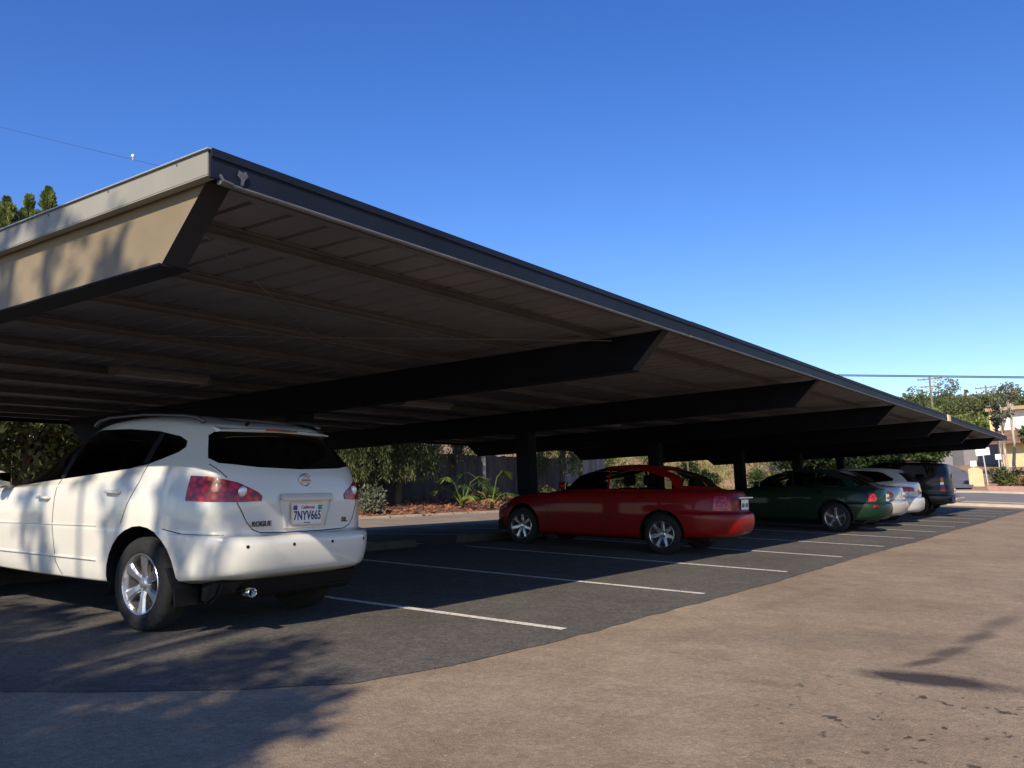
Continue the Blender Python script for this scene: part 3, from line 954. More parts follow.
    # plate
    if 'plate' in sp:
        px_, pz_, tilt = sp['plate']
        bh = bmesh.new(); bx(bh, px_ - .006, px_, -.153, .153, pz_ - .076, pz_ + .076, bevel=.002)
        po = fin('licence_plate', bh, M['plate'], root)
        base = Matrix.Translation((px_ - .0075, 0, pz_)) @ Matrix(((0, 0, -1, 0), (-1, 0, 0, 0), (0, 1, 0, 0), (0, 0, 0, 1)))
        if sp.get('plate_text'):
            text_mesh(sp['plate_text'], .098, M['ink_navy'], po, base @ Matrix.Translation((0, -.016, 0)), 'plate_number', xs=.70, bold=.0018)
            text_mesh('California', .034, M['ink_red'], po, base @ Matrix.Translation((0, .050, 0)), 'plate_heading', shear=.25, bold=.0006)
            text_mesh('dmv.ca.gov', .014, M['ink_navy'], po, base @ Matrix.Translation((0, -.067, 0)), 'plate_footer')
            for yy_, m_ in ((.128, M['sticker_blue']), (-.128, M['sticker_green'])):
                bh = bmesh.new(); bx(bh, px_ - .0085, px_ - .0065, yy_ - .02, yy_ + .02, pz_ + .03, pz_ + .066); fin('plate_sticker', bh, m_, po)
            bh = bmesh.new()
            for (a, b, c, d) in ((-.165, .165, .076, .086), (-.165, .165, -.086, -.076), (-.165, -.153, -.076, .076), (.153, .165, -.076, .076)):
                bx(bh, px_ - .009, px_ + .002, a, b, pz_ + c, pz_ + d)
            fin('plate_frame', bh, M['chrome'], po)
        else:
            bh = bmesh.new()
            bx(bh, px_ - .0075, px_ - .0062, -.13, .13, pz_ - .014, pz_ - .008)
            for k in range(7):
                if k == 3: continue
                bx(bh, px_ - .0085, px_ - .0065, -.125 + k * .038, -.125 + k * .038 + .022, pz_ - .045, pz_ + .02)
            fin('plate_number', bh, M['ink_navy'], po)
    return root, bvh, body, parts

def Z(*a): return list(a)
# ---------------- the white crossover
suv = dict(name='sport_utility_vehicle', paint=M['white_paint'], N=100, sub=4, split_x=1.0, arch=.415, wz=.375, wb=2.69, hw=.885, zb=.33, xr=-.96, xf=3.66,
    wkind='six', wr=.352, rim=.225, belt=1.10, dash=1.75, fseat=1.05, rseat=.1, mirror=(1.95, 1.08), seam_r=.0048,
    rings=[
        dict(xr=-.70, xf=3.35, w=.80, z=Z(.40, .33, .31, .31, .28), nr=6.2, nf=3, hard=1),
        dict(xr=-.84, xf=3.50, w=.86, z=Z(.44, .35, .33, .33, .30), nr=6.2, nf=3, hard=1),
        dict(xr=-.91, xf=3.60, w=.875, z=Z(.485, .42, .40, .40, .38), nr=6.2, nf=3),
        dict(xr=-.945, xf=3.66, w=.885, z=Z(.60, .56, .55, .55, .54), nr=6.2, nf=3),
        dict(xr=-.950, xf=3.66, w=.892, z=Z(.70, .68, .67, .67, .66), nr=6.0, nf=3),
        dict(xr=-.925, xf=3.64, w=.894, z=Z(.742, .735, .72, .72, .71), nr=6.0, nf=3, hard=1),
        dict(xr=-.845, xf=3.62, w=.893, z=Z(.752, .75, .735, .735, .725), nr=6.0, nf=3, hard=1),
        dict(xr=-.848, xf=3.60, w=.893, z=Z(.87, .86, .84, .83, .80), nr=5.8, nf=2.8),
        dict(xr=-.845, xf=3.52, w=.888, z=Z(1.00, .98, .95, .92, .88), nr=5.6, nf=2.8),
        dict(xr=-.825, xf=3.36, w=.870, z=Z(1.13, 1.11, 1.05, 1.0, .96), nr=5.2, nf=2.6),
        dict(xr=-.785, xf=2.42, w=.835, z=Z(1.235, 1.22, 1.14, 1.08, 1.06), nr=4.8, nf=2.6),
        dict(xr=-.665, xf=1.85, w=.770, z=Z(1.38, 1.39, 1.36, 1.33, 1.31), nr=4.4, nf=2.6, tr=.06),
        dict(xr=-.52, xf=1.42, w=.700, z=Z(1.52, 1.545, 1.55, 1.515, 1.48), nr=4.4, nf=2.6, tr=.07),
        dict(xr=-.47, xf=1.30, w=.645, z=Z(1.565, 1.60, 1.61, 1.58, 1.535), nr=4.4, nf=2.6, tr=.08),
        dict(xr=-.38, xf=1.15, w=.50, z=Z(1.59, 1.635, 1.645, 1.62, 1.57)),
        dict(xr=-.30, xf=1.0, w=.30, z=Z(1.605, 1.65, 1.665, 1.64, 1.585)),
        dict(xr=0, xf=.8, w=.01, z=Z(1.635, 1.66, 1.672, 1.65, 1.61)),
    ],
    patches=[
        ('side_window', 'side', [(2.0, 1.035), (1.0, 1.135), (.246, 1.218), (.03, 1.255), (-.12, 1.30), (-.26, 1.352), (-.305, 1.395), (-.285, 1.44), (-.20, 1.475), (.05, 1.515), (.456, 1.535), (.917, 1.53), (1.27, 1.485), (1.6, 1.365), (1.84, 1.205)], M['glass_dark'], -.004, (), 'both'),
        ('rear_window', 'rear', [(-.70, 1.31), (-.67, 1.275), (-.42, 1.250), (0, 1.238), (.42, 1.250), (.67, 1.275), (.70, 1.31), (.615, 1.485), (.57, 1.515), (0, 1.530), (-.57, 1.515), (-.615, 1.485)], M['glass_dark'], -.003, (), 'one'),
        ('windshield', 'front', [(-.60, 1.10), (.60, 1.10), (.50, 1.45), (.44, 1.47), (-.44, 1.47), (-.50, 1.45)], M['glass_dark'], -.003, (((1.3, 0, 0), Vector((1, 0, 0))),), 'one'),
        ('tail_lamp', 'rear', [(.435, 1.00), (.425, 1.035), (.46, 1.065), (.60, 1.135), (.74, 1.175), (.95, 1.185), (.95, .995), (.6, .992)], M['lamp_red'], .006, (((-.47, 0, 0), Vector((-1, 0, 0))),), 'both'),
        ('rear_bumper', 'side', [(-1.2, .30), (-.20, .30), (-.36, .66), (-.46, .748), (-1.2, .748)], M['white_paint'], 0.0, (), 'both'),
        ('rear_door', 'side', [(1.19, 1.145), (.02, 1.262), (.065, 1.12), (.17, .95), (.235, .80), (.34, .76), (.47, .60), (.50, .40), (.55, .355), (1.04, .345), (1.13, .45), (1.19, .75)], M['white_paint'], 0.0, (), 'both'),
        ('front_door', 'side', [(1.93, 1.07), (1.19, 1.145), (1.19, .75), (1.13, .45), (1.04, .345), (2.15, .345), (2.2, .5), (2.2, .9), (2.1, 1.02)], M['white_paint'], 0.0, (), 'both'),
        ('headlamp', 'front', [(.46, .72), (.80, .78), (.86, .93), (.55, .86)], M['lamp_clear'], .004, (((3.0, 0, 0), Vector((1, 0, 0))),), 'both'),
        ('front_grille', 'front', [(-.42, .68), (.42, .68), (.40, .84), (-.40, .84)], M['black_plastic'], -.01, (((3.2, 0, 0), Vector((1, 0, 0))),), 'one'),
    ],
    seams_side=[[(1.19, 1.14), (1.19, .75), (1.13, .45), (1.04, .345)], [(.02, 1.26), (.065, 1.12), (.17, .95), (.235, .80)], [(2.1, 1.02), (2.2, .9), (2.2, .5), (2.15, .345)], [(-.26, .78), (-.46, .752), (-.75, .752)]],
    seams_rear=[[(.62, .99), (.55, .845), (.50, .79), (.43, .765), (.2, .757), (-.2, .757), (-.43, .765), (-.50, .79), (-.55, .845), (-.62, .99)], [(.655, 1.17), (.68, 1.21), (.715, 1.265)], [(-.655, 1.17), (-.68, 1.21), (-.715, 1.265)]],
    handles=[(1.34, .955), (.36, 1.03)],
    plate=(-.862, .895, 0), plate_text='7NYV665')
SX, SY = -6.28, 5.02
car, bvh, body, parts = make_car(suv, car_matrix(SX, SY), 'white sport utility vehicle with roof rails parked nearest the camera', 'car')
# reversing lamps and inner lamp detail
for sd, lo in zip((1, -1), parts['tail_lamp']):
    p, n_ = surf(bvh, sd * .575, 1.068, 'rear', -1)
    bm = bmesh.new()
    bmesh.ops.create_uvsphere(bm, u_segments=24, v_segments=12, radius=1)
    for v in bm.verts: v.co = Vector((p.x - .004 + v.co.z * .014, p.y + v.co.x * .043, p.z + v.co.y * .043))
    fin('reverse_lamp', bm, M['lamp_clear'], lo, smooth=True)
# door mouldings
for sd in (1, -1):
    bm = bmesh.new()
    P = []
    for k in range(40):
        x = .55 + 1.62 * k / 39
        p, n_ = surf(bvh, x, .765 - .03 * (x - .55), 'side', sd); P.append(p + n_ * .001)
    tube(bm, P, .006, 8); fin('door_moulding', bm, M['white_paint'], car)
    bm = bmesh.new(); P = []
    for k in range(40):
        x = .55 + 1.55 * k / 39
        p, n_ = surf(bvh, x, .50 - .012 * (x - .55), 'side', sd); P.append(p + n_ * .001)
    tube(bm, P, .012, 8); fin('sill_crease', bm, M['white_paint'], car, smooth=True)
    # window frame strips: B pillar and quarter pillar
    for (xa, za, xb, zb) in ((1.19, 1.13, 1.06, 1.48), (.06, 1.262, .0, 1.50)):
        pa, na = surf(bvh, xa, za, 'side', sd); pb, nb = surf(bvh, xb, zb, 'side', sd); pm, nm = surf(bvh, (xa + xb) / 2, (za + zb) / 2, 'side', sd)
        bm = bmesh.new()
        for (p1, p2) in ((pa, pm), (pm, pb)):
            v = [p1 + Vector((-.035, sd * .001, 0)), p1 + Vector((.035, sd * .001, 0)), p2 + Vector((.035, sd * .001, 0)), p2 + Vector((-.035, sd * .001, 0))]
            bm.faces.new([bm.verts.new(q) for q in v])
        fin('window_pillar', bm, M['black_plastic'], car)
    # roof rail
    bm = bmesh.new()
    P = [(-.33, .60, 1.59), (-.26, .605, 1.625), (-.1, .615, 1.642), (.4, .625, 1.655), (.9, .62, 1.636), (1.05, .61, 1.61), (1.12, .60, 1.57)]
    P = [(a, sd * b, c) for a, b, c in P]
    tube(bm, P, [.018, .015, .012, .011, .012, .015, .018], 10)
    fin('roof_rail', bm, mat('rail_metal', (.10, .10, .11), .35, metal=.6) if sd == 1 else bpy.data.materials['rail_metal'], car, smooth=True)
# spoiler with high brake light
bm = bmesh.new()
vs = []
for (dx, z) in ((.05, -.004), (-.05, -.030), (-.055, -.040), (.05, -.05)):
    vs.append([bm.verts.new((-.475 + .05 * (abs(y) / .62) ** 2.5 + dx, y, 1.578 + z - .02 * (abs(y) / .58) ** 2)) for y in [-.56 + .07 * k for k in range(17)]])
for i in range(4):
    a, b = vs[i], vs[(i + 1) % 4]
    for k in range(16): bm.faces.new((a[k], a[k + 1], b[k + 1], b[k]))
bm.faces.new([v[0] for v in vs]); bm.faces.new([v[-1] for v in vs][::-1])
spo = fin('roof_spoiler', bm, M['white_paint'], car, smooth=False)
bm = bmesh.new(); bx(bm, -.536, -.520, -.16, .16, 1.538, 1.549, bevel=.003)
fin('brake_light', bm, M['lamp_red'], spo)
bm = bmesh.new(); tube(bm, [(-.46, .30, 1.575), (-.48, .30, 1.60)], .014, 8); fin('washer_nozzle', bm, M['black_plastic'], spo)
# plate recess: a shallow raised frame + handle bar above
bm = bmesh.new()
prism(bm, [(-.855, 1.005), (-.885, 1.000), (-.889, 1.020), (-.875, 1.045), (-.85, 1.055)], 'y', -.26, .26)
bmesh.ops.bevel(bm, geom=list(bm.edges), offset=.004, segments=2, affect='EDGES')
fin('hatch_grip', bm, M['white_paint'], car)
bm = bmesh.new()
for sd in (1, -1):
    prism(bm, [(sd * .26, 1.005), (sd * .275, 1.0), (sd * .215, .79), (sd * .20, .79)], 'x', -.864, -.845)
prism(bm, [(-.2, .79), (.2, .79), (.19, .80), (-.19, .80)], 'x', -.866, -.845)
fin('plate_recess', bm, M['white_paint'], car)
# emblem: ring with a bar
bm = bmesh.new()
ez = 1.155
p, n_ = surf(bvh, 0, ez, 'rear', -1)
ex = p.x - .008
tube(bm, [(ex, .052 * math.cos(q), ez + .045 * math.sin(q)) for q in [math.pi * 2 * k / 32 for k in range(33)]], .0075, 8, False)
bx(bm, ex - .010, ex + .004, -.066, .066, ez - .011, ez + .011, bevel=.002)
emb = fin('emblem', bm, M['chrome'], car)
bm = bmesh.new(); bx(bm, ex - .0115, ex - .0102, -.050, .050, ez - .005, ez + .005); fin('emblem_bar', bm, M['ink_grey'], emb)
RB = Matrix(((0, 0, -1, 0), (-1, 0, 0, 0), (0, 1, 0, 0), (0, 0, 0, 1)))
p, n_ = surf(bvh, .40, .835, 'rear', -1)
ang = math.atan2(-n_.y, -n_.x)
text_mesh('ROGUE', .052, M['ink_grey'], car, Matrix.Translation((p.x - .010, .435, .83)) @ Matrix.Rotation(.09, 4, 'Z') @ RB, 'model_badge', extr=.003, xs=1.12, bold=.0015)
p, n_ = surf(bvh, -.43, .835, 'rear', -1)
text_mesh('SL', .05, M['ink_grey'], car, Matrix.Translation((p.x - .008, -.43, .835)) @ Matrix.Rotation(-.10, 4, 'Z') @ RB, 'trim_badge', extr=.003, xs=1.3, bold=.0015)
# bumper sensors, faint sticker
for y in (.60, .20, -.20, -.60):
    p, n_ = surf(bvh, y, .675, 'rear', -1)
    bm = bmesh.new(); tube(bm, [p - n_ * .01, p + n_ * .003], .0125, 14); fin('parking_sensor', bm, M['black_plastic'], car)
p, n_ = surf(bvh, -.70, .66, 'rear', -1)
# lower dark valance and exhaust
bm = bmesh.new()
prism(bm, [(-.76, .43), (-.52, .44), (-.52, .25), (-.60, .24), (-.70, .30)], 'y', -.70, .70)
bmesh.ops.bevel(bm, geom=list(bm.edges), offset=.02, segments=2, affect='EDGES')
fin('lower_valance', bm, M['black_plastic'], car)
bm = bmesh.new()
lp = [(.026, .12), (.030, .0), (.032, -.003), (.034, 0), (.034, .16), (.028, .16), (.026, .121)]
ring_ = []
for r_, d_ in lp:
    ring_.append([bm.verts.new((-.86 + d_, .50 + r_ * 1.15 * math.cos(2 * math.pi * k / 20), .335 + r_ * math.sin(2 * math.pi * k / 20))) for k in range(20)])
for a, b in zip(ring_, ring_[1:]):
    for k in range(20): bm.faces.new((a[k], a[(k + 1) % 20], b[(k + 1) % 20], b[k]))
fin('exhaust_pipe', bm, M['chrome'], car, smooth=True)
# mud flaps behind the rear wheels
for sd in (1, -1):
    bm = bmesh.new()
    prism(bm, [(-.33, .50), (-.36, .50), (-.46, .36), (-.475, .235), (-.46, .235), (-.42, .36)], 'y', sd * .68, sd * .872)
    fin('mud_flap', bm, M['black_plastic'], car)

# ---------------- sedans
def sedan_spec(name, paint, wb=2.61, ro=1.06, fo=.88, H=1.42, hw=.86, belt=.97, wkind='seven', glass='glass_mid', roof0=.20, roof1=1.38, rg=-.48, cowl=2.18, wr=.31, rim=.205, lamp='lamp_red', lamp_poly=None, sub=3, N=72, arch=.365, deck=1.03, zb=.24, bump=.66):
    xr, xf = -ro, wb + fo
    k = H / 1.42
    rings = [
        dict(xr=xr + .16, xf=xf - .22, w=hw - .08, z=Z(.30, .24, .22, .21, .2), nr=3.6, nf=2.8, hard=1),
        dict(xr=xr + .05, xf=xf - .08, w=hw - .02, z=Z(.36, .28, .26, .25, .24), nr=3.6, nf=2.8),
        dict(xr=xr, xf=xf, w=hw, z=Z(.50, .46, .45, .44, .42), nr=3.6, nf=2.8),
        dict(xr=xr + .01, xf=xf - .01, w=hw + .005, z=Z(bump - .03, .58, .57, .56, .55), nr=3.6, nf=2.8),
        dict(xr=xr + .03, xf=xf - .03, w=hw + .005, z=Z(bump, .62, .61, .60, .59), nr=3.6, nf=2.8, hard=1),
        dict(xr=xr + .08, xf=xf - .06, w=hw + .004, z=Z(bump + .02, .66, .65, .64, .62), nr=3.4, nf=2.8, hard=1),
        dict(xr=xr + .09, xf=xf - .14, w=hw, z=Z(.84, .81, .77, .73, .68), nr=3.2, nf=2.6),
        dict(xr=xr + .12, xf=xf - .28, w=hw - .02, z=Z(deck - .07, .93, .89, .84, .76), nr=3.0, nf=2.5),
        dict(xr=xr + .17, xf=xf - .42, w=hw - .05, z=Z(deck - .01, .965, .925, .885, .82), nr=2.8, nf=2.4),
        dict(xr=rg, xf=cowl, w=hw - .09, z=Z(deck + .03, belt + .04, belt, belt - .03, belt - .03), nr=2.8, nf=2.4, tr=.10),
        dict(xr=rg + .40 * (roof0 - rg), xf=cowl - .46 * (cowl - roof1), w=hw - .16, z=Z(deck + .03 + (H - .06 - deck) * .58, belt + .24, belt + .22, belt + .21, belt + .225), nr=3.0, nf=2.6, tr=.10),
        dict(xr=roof0, xf=roof1, w=hw - .26, z=Z(H - .055, H - .03, H - .035, H - .05, H - .075), nr=2.8, nf=2.4),
        dict(xr=roof0 + .1, xf=roof1 - .12, w=hw - .37, z=Z(H - .02, H - .006, H - .008, H - .02, H - .045)),
        dict(xr=roof0 + .25, xf=roof1 - .3, w=hw - .6, z=Z(H, H + .008, H + .008, H, H - .02)),
        dict(xr=roof0 + .35, xf=roof1 - .4, w=.01, z=Z(H + .005, H + .013, H + .013, H + .005, H - .01)),
    ]
    xb = .98
    top = H - .075
    lp = lamp_poly or [(.42, bump + .05), (.42, .86), (.95, .87), (.95, bump + .06)]
    rdc = rg + .52
    patches = [
        ('side_window', 'side', [(xb + .022, belt + .022), (cowl - .24, belt - .005), (cowl - .22, belt + .03), (cowl - .50 * (cowl - roof1) - .10, belt + .215), (roof1 - .02, top - .045), (roof1 - .14, top - .012), (xb + .03, top)], M[glass], -.004, (), 'both'),
        ('side_window', 'side', [(rg + .42, belt + .075), (rg + .50, belt + .045), (xb - .022, belt + .022), (xb - .015, top), (roof0 + .30, top - .008), (roof0 + .12, top - .05), (rg + .5 * (roof0 - rg) + .20, belt + .22)], M[glass], -.004, (), 'both'),
        ('rear_window', 'rear', [(-.60, deck + .065), (0, deck + .055), (.60, deck + .065), (.44, H - .085), (0, H - .07), (-.44, H - .085)], M[glass], -.003, (((roof0 + .12, 0, 0), Vector((-1, 0, 0))),), 'one'),
        ('windshield', 'front', [(-.57, belt + .03), (.57, belt + .03), (.42, H - .11), (-.42, H - .11)], M[glass], -.003, (((roof1 - .1, 0, 0), Vector((1, 0, 0))),), 'one'),
        ('tail_lamp', 'rear', lp, M[lamp], .005, (((xr + .34, 0, 0), Vector((-1, 0, 0))),), 'both'),
        ('headlamp', 'front', [(.42, .60), (.9, .62), (.9, .74), (.5, .71)], M['lamp_clear'], .004, (((xf - .45, 0, 0), Vector((1, 0, 0))),), 'both'),
        ('front_grille', 'front', [(-.36, .58), (.36, .58), (.34, .68), (-.34, .68)], M['black_plastic'], -.008, (((xf - .3, 0, 0), Vector((1, 0, 0))),), 'one'),
        ('rear_bumper', 'side', [(xr - .2, .2), (-arch * .8, .2), (-arch * .95, bump - .02), (xr + .25, bump + .01), (xr - .2, bump + .01)], paint, 0.0, (), 'both'),
        ('rear_door', 'side', [(xb, belt + .02), (rg + .46, belt + .06), (arch * .7, .82), (arch + .02, .62), (arch + .08, .30), (xb, .28)], paint, 0.0, (), 'both'),
        ('front_door', 'side', [(cowl - .28, belt), (xb, belt + .02), (xb, .28), (cowl - .12, .28), (cowl - .08, .6)], paint, 0.0, (), 'both'),
    ]
    return dict(name=name, paint=paint, N=N, sub=sub, split_x=(roof0 + roof1) / 2, arch=arch, wz=wr + .02, wb=wb, hw=hw, zb=zb, xr=xr, xf=xf, wkind=wkind, wr=wr, rim=rim, belt=belt, dash=cowl - .62, fseat=.95, rseat=.12,
        mirror=(cowl - .36, belt + .03), rings=rings, patches=patches, seam_r=.0045,
        seams_side=[[(xb, belt + .01), (xb, .28)], [(rg + .46, belt + .05), (arch * .7, .82)], [(cowl - .26, belt - .02), (cowl - .08, .6), (cowl - .12, .28)]],
        seams_rear=[[(.62, bump + .06), (.60, bump + .03), (-.60, bump + .03), (-.62, bump + .06)]],
        handles=[(xb + .12, .86), (.30, .88)], plate=(xr + .073, .79, 0))

red = sedan_spec('sedan', M['red_paint'], ro=1.10, H=1.375, belt=.955, lamp_poly=[(.40, .70), (.40, .88), (.46, .915), (.95, .93), (.95, .735), (.62, .70)], rg=-.58, roof0=.12, bump=.655, deck=1.0)
c_red, bvh_r, _, pr_ = make_car(red, car_matrix(-6.10, 13.85), 'red four-door sedan whose rear bumper catches the sunlight', 'car')
bm = bmesh.new(); bx(bm, -1.055, -1.035, -.30, .30, .885, .905, bevel=.004); fin('boot_trim', bm, M['chrome'], c_red)
grn = sedan_spec('sedan', M['green_paint'], wb=2.74, ro=1.02, fo=.95, H=1.40, hw=.90, belt=.965, wkind='five', wr=.325, rim=.225, glass='glass_mid', rg=-.66, roof0=.10, deck=.99, arch=.385,
    lamp_poly=[(.50, .78), (.52, .84), (.58, .885), (.68, .90), (.76, .875), (.79, .81), (.76, .74), (.68, .70), (.58, .705), (.52, .74)])
c_grn, bvh_g, _, pg_ = make_car(grn, car_matrix(-5.62, 22.05), 'dark green sedan with round red tail lamp and five-spoke wheels', 'car')
bm = bmesh.new()
for sd in (1, -1):
    p, n_ = surf(bvh_g, -.80, .60, 'side', sd)
    bx(bm, -.90, -.68, p.y - .012 if sd > 0 else p.y - .008, p.y + .008 if sd > 0 else p.y + .012, .585, .62, bevel=.003)
fin('side_marker', bm, M['lamp_red'], c_grn)
slv = sedan_spec('sedan', M['silver_paint'], wb=2.70, ro=1.08, fo=.9, H=1.41, hw=.88, belt=.97, wkind='five', rg=-.40, sub=3, N=60, lamp='lamp_amber',
    lamp_poly=[(.50, .80), (.53, .87), (.60, .91), (.76, .90), (.84, .82), (.78, .74), (.66, .70), (.55, .72)])
c_slv, _, _, _ = make_car(slv, car_matrix(-5.85, 24.75), 'silver sedan with orange tail lamp beside the green sedan', 'car')

# ---------------- pale wagon (hatchback) and dark boxy off-roader
def wagon_spec(name, paint, wb, ro, fo, H, hw, belt, box=False, lamp='lamp_red', lamp_poly=None, glass='glass_dark', wr=.33, wkind='five', side_poly=None):
    xr, xf = -ro, wb + fo
    g = (.10 if box else .38)
    z0 = .42 if box else .30
    rings = [
        dict(xr=xr + .14, xf=xf - .2, w=hw - .08, z=Z(z0, z0 - .05, z0 - .07, z0 - .07, z0 - .07), nr=3.8, nf=2.8, hard=1),
        dict(xr=xr + .02, xf=xf - .05, w=hw - .01, z=Z(z0 + .08, z0 + .02, z0, z0, z0), nr=4, nf=2.8),
        dict(xr=xr, xf=xf, w=hw, z=Z(.62, .58, .56, .55, .53), nr=4, nf=2.8),
        dict(xr=xr + .03, xf=xf, w=hw, z=Z(.70, .68, .66, .65, .62), nr=4, nf=2.8, hard=1),
        dict(xr=xr + .09, xf=xf - .02, w=hw, z=Z(.71, .69, .67, .66, .64), nr=4, nf=2.8, hard=1),
        dict(xr=xr + .09, xf=xf - .06, w=hw, z=Z(.86, .84, .81, .79, .74), nr=4, nf=2.7),
        dict(xr=xr + .11, xf=xf - .22, w=hw - .02, z=Z(1.0, .96, .92, .89, .84), nr=3.8, nf=2.6),
        dict(xr=xr + .14, xf=wb - .45, w=hw - .05, z=Z(belt + .08, belt + .05, belt, belt - .02, belt - .02), nr=3.6, nf=2.5),
        dict(xr=xr + .14 + g * .5, xf=wb - .95, w=hw - .12, z=Z(belt + .08 + (H - belt) * .4, belt + .27, belt + .24, belt + .22, belt + .2), nr=3.4, nf=2.5),
        dict(xr=xr + .16 + g, xf=wb - 1.4, w=hw - .20, z=Z(H - .09, H - .05, H - .05, H - .06, H - .09), nr=3.4, nf=2.5),
        dict(xr=xr + .2 + g, xf=wb - 1.52, w=hw - .28, z=Z(H - .04, H - .012, H - .008, H - .02, H - .05), nr=3.4),
        dict(xr=xr + .4 + g, xf=wb - 1.7, w=hw - .5, z=Z(H - .01, H + .005, H + .008, H, H - .02)),
        dict(xr=xr + .8 + g, xf=wb - 1.8, w=.01, z=Z(H, H + .01, H + .012, H + .005, H - .01)),
    ]
    top = H - .085
    sp_ = side_poly or [(wb - .80, belt + .02), (-.05, belt + .09), (xr + .50 + g * .35, belt + .13), (xr + .44 + g * .5, belt + .19), (xr + .50 + g, top - .06), (xr + .66 + g, top - .015), (0.5, top), (wb - 1.6, top - .01), (wb - 1.42, top - .05)]
    patches = [
        ('side_window', 'side', sp_, M[glass], -.004, (), 'both'),
        ('rear_window', 'rear', [(-.60, belt + .11), (.60, belt + .11), (.52, H - .13), (-.52, H - .13)], M[glass], -.003, (((xr + .65 + g, 0, 0), Vector((-1, 0, 0))),), 'one'),
        ('windshield', 'front', [(-.64, belt + .03), (.64, belt + .03), (.5, H - .12), (-.5, H - .12)], M[glass], -.003, (((wb - 1.45, 0, 0), Vector((1, 0, 0))),), 'one'),
        ('headlamp', 'front', [(.45, .66), (.92, .68), (.92, .82), (.5, .80)], M['lamp_clear'], .004, (((xf - .4, 0, 0), Vector((1, 0, 0))),), 'both'),
        ('front_grille', 'front', [(-.38, .62), (.38, .62), (.36, .78), (-.36, .78)], M['black_plastic'], -.008, (((xf - .3, 0, 0), Vector((1, 0, 0))),), 'one'),
    ]
    if box:
        patches += [('tail_lamp', 'rear', [(.66, .82), (.66, 1.035), (1.0, 1.035), (1.0, .82)], M['lamp_red'], .010, (((xr + .40, 0, 0), Vector((-1, 0, 0))),), 'both'),
                    ('reverse_lamp', 'rear', [(.66, 1.04), (.66, 1.115), (1.0, 1.115), (1.0, 1.04)], M['lamp_clear'], .010, (((xr + .40, 0, 0), Vector((-1, 0, 0))),), 'both'),
                    ('turn_lamp', 'rear', [(.66, 1.12), (.66, 1.27), (1.0, 1.27), (1.0, 1.12)], M['lamp_amber'], .010, (((xr + .40, 0, 0), Vector((-1, 0, 0))),), 'both')]
    else:
        patches += [('tail_lamp', 'rear', lamp_poly or [(.45, .87), (.47, .97), (1.0, 1.04), (1.0, .86)], M['lamp_red'], .006, (((xr + .42, 0, 0), Vector((-1, 0, 0))),), 'both')]
    patches += [('rear_door', 'side', [(1.05, belt + .05), (.15, belt + .10), (.30, .85), (.46, .60), (.5, .45), (1.05, .42)], paint, 0.0, (), 'both'),
                ('front_door', 'side', [(wb - .75, belt), (1.05, belt + .05), (1.05, .42), (wb - .6, .42), (wb - .58, .7)], paint, 0.0, (), 'both')]
    return dict(name=name, paint=paint, N=64, sub=3, split_x=.6, arch=wr + .07, wz=wr + .02, wb=wb, hw=hw, zb=z0 - .04, xr=xr, xf=xf, wkind=wkind, wr=wr, rim=wr - .115, belt=belt, dash=wb - 1.05, fseat=1.1, rseat=.2,
        mirror=(wb - .95, belt + .05), rings=rings, patches=patches, seam_r=.005,
        seams_side=[[(1.05, belt + .04), (1.05, .42)], [(.15, belt + .09), (.30, .85)]],
        seams_rear=[[(.66, .74), (.66, .98)], [(-.66, .74), (-.66, .98)], [(.66, .735), (-.66, .735)]],
        handles=[(1.18, .93), (.35, .97)], plate=(xr + .078, .84, 0))
wag = wagon_spec('hatchback', M['pale_paint'], 2.70, 1.02, .85, 1.50, .89, 1.02)
c_wag, bw_, _, _ = make_car(wag, car_matrix(-5.88, 27.5), 'pale silver hatchback with a long dark side window', 'car')
bx4 = wagon_spec('off_roader', M['black_paint'], 2.95, 1.10, .78, 1.75, .92, 1.16, box=True, wr=.37)
c_blk, bb_, _, _ = make_car(bx4, car_matrix(-5.88, 33.0), 'tall black boxy off-roader nearest the street in the row', 'car')
bm = bmesh.new(); bx(bm, -1.20, -1.04, -.86, .86, .50, .64, bevel=.03); bx(bm, -1.205, -1.19, -.5, .5, .53, .60)
fin('step_bumper', bm, M['chrome'], c_blk)
for sd in (1, -1):
    bm = bmesh.new(); tube(bm, [(-.55, sd * .60, 1.74), (-.5, sd * .60, 1.80), (1.1, sd * .60, 1.80), (1.2, sd * .60, 1.74)], .018, 8); fin('roof_rail', bm, M['black_plastic'], c_blk)

# ================================================================== PLANTS
def quads_obj(name, Q, m, parent=None):
    """Q: (n,4,3) array of leaf quads"""
    n = len(Q)
    me = bpy.data.meshes.new(name)
    me.vertices.add(n * 4); me.vertices.foreach_set('co', np.ascontiguousarray(Q, dtype=np.float32).ravel())
    me.loops.add(n * 4); me.loops.foreach_set('vertex_index', np.arange(n * 4, dtype=np.int32))
    me.polygons.add(n); me.polygons.foreach_set('loop_start', np.arange(0, n * 4, 4, dtype=np.int32))
    me.polygons.foreach_set('loop_total', np.full(n, 4, dtype=np.int32))
    me.materials.append(m); me.update(calc_edges=True)
    return add(name, me, parent)

def leaf_quads(P, size, rng, aspect=.5, droop=0.0, dirs=None):
    n = len(P)
    d = rng.normal(size=(n, 3)) if dirs is None else dirs + rng.normal(size=(n, 3)) * .25
    d[:, 2] -= droop
    d /= np.linalg.norm(d, axis=1)[:, None] + 1e-9
    u = np.cross(d, rng.normal(size=(n, 3))); u /= np.linalg.norm(u, axis=1)[:, None] + 1e-9
    s = size * rng.uniform(.6, 1.4, n)[:, None]
    a = P; b = P + d * s * .5 + u * s * aspect * .5; c = P + d * s; e = P + d * s * .5 - u * s * aspect * .5
    return np.stack([a, b, c, e], axis=1)

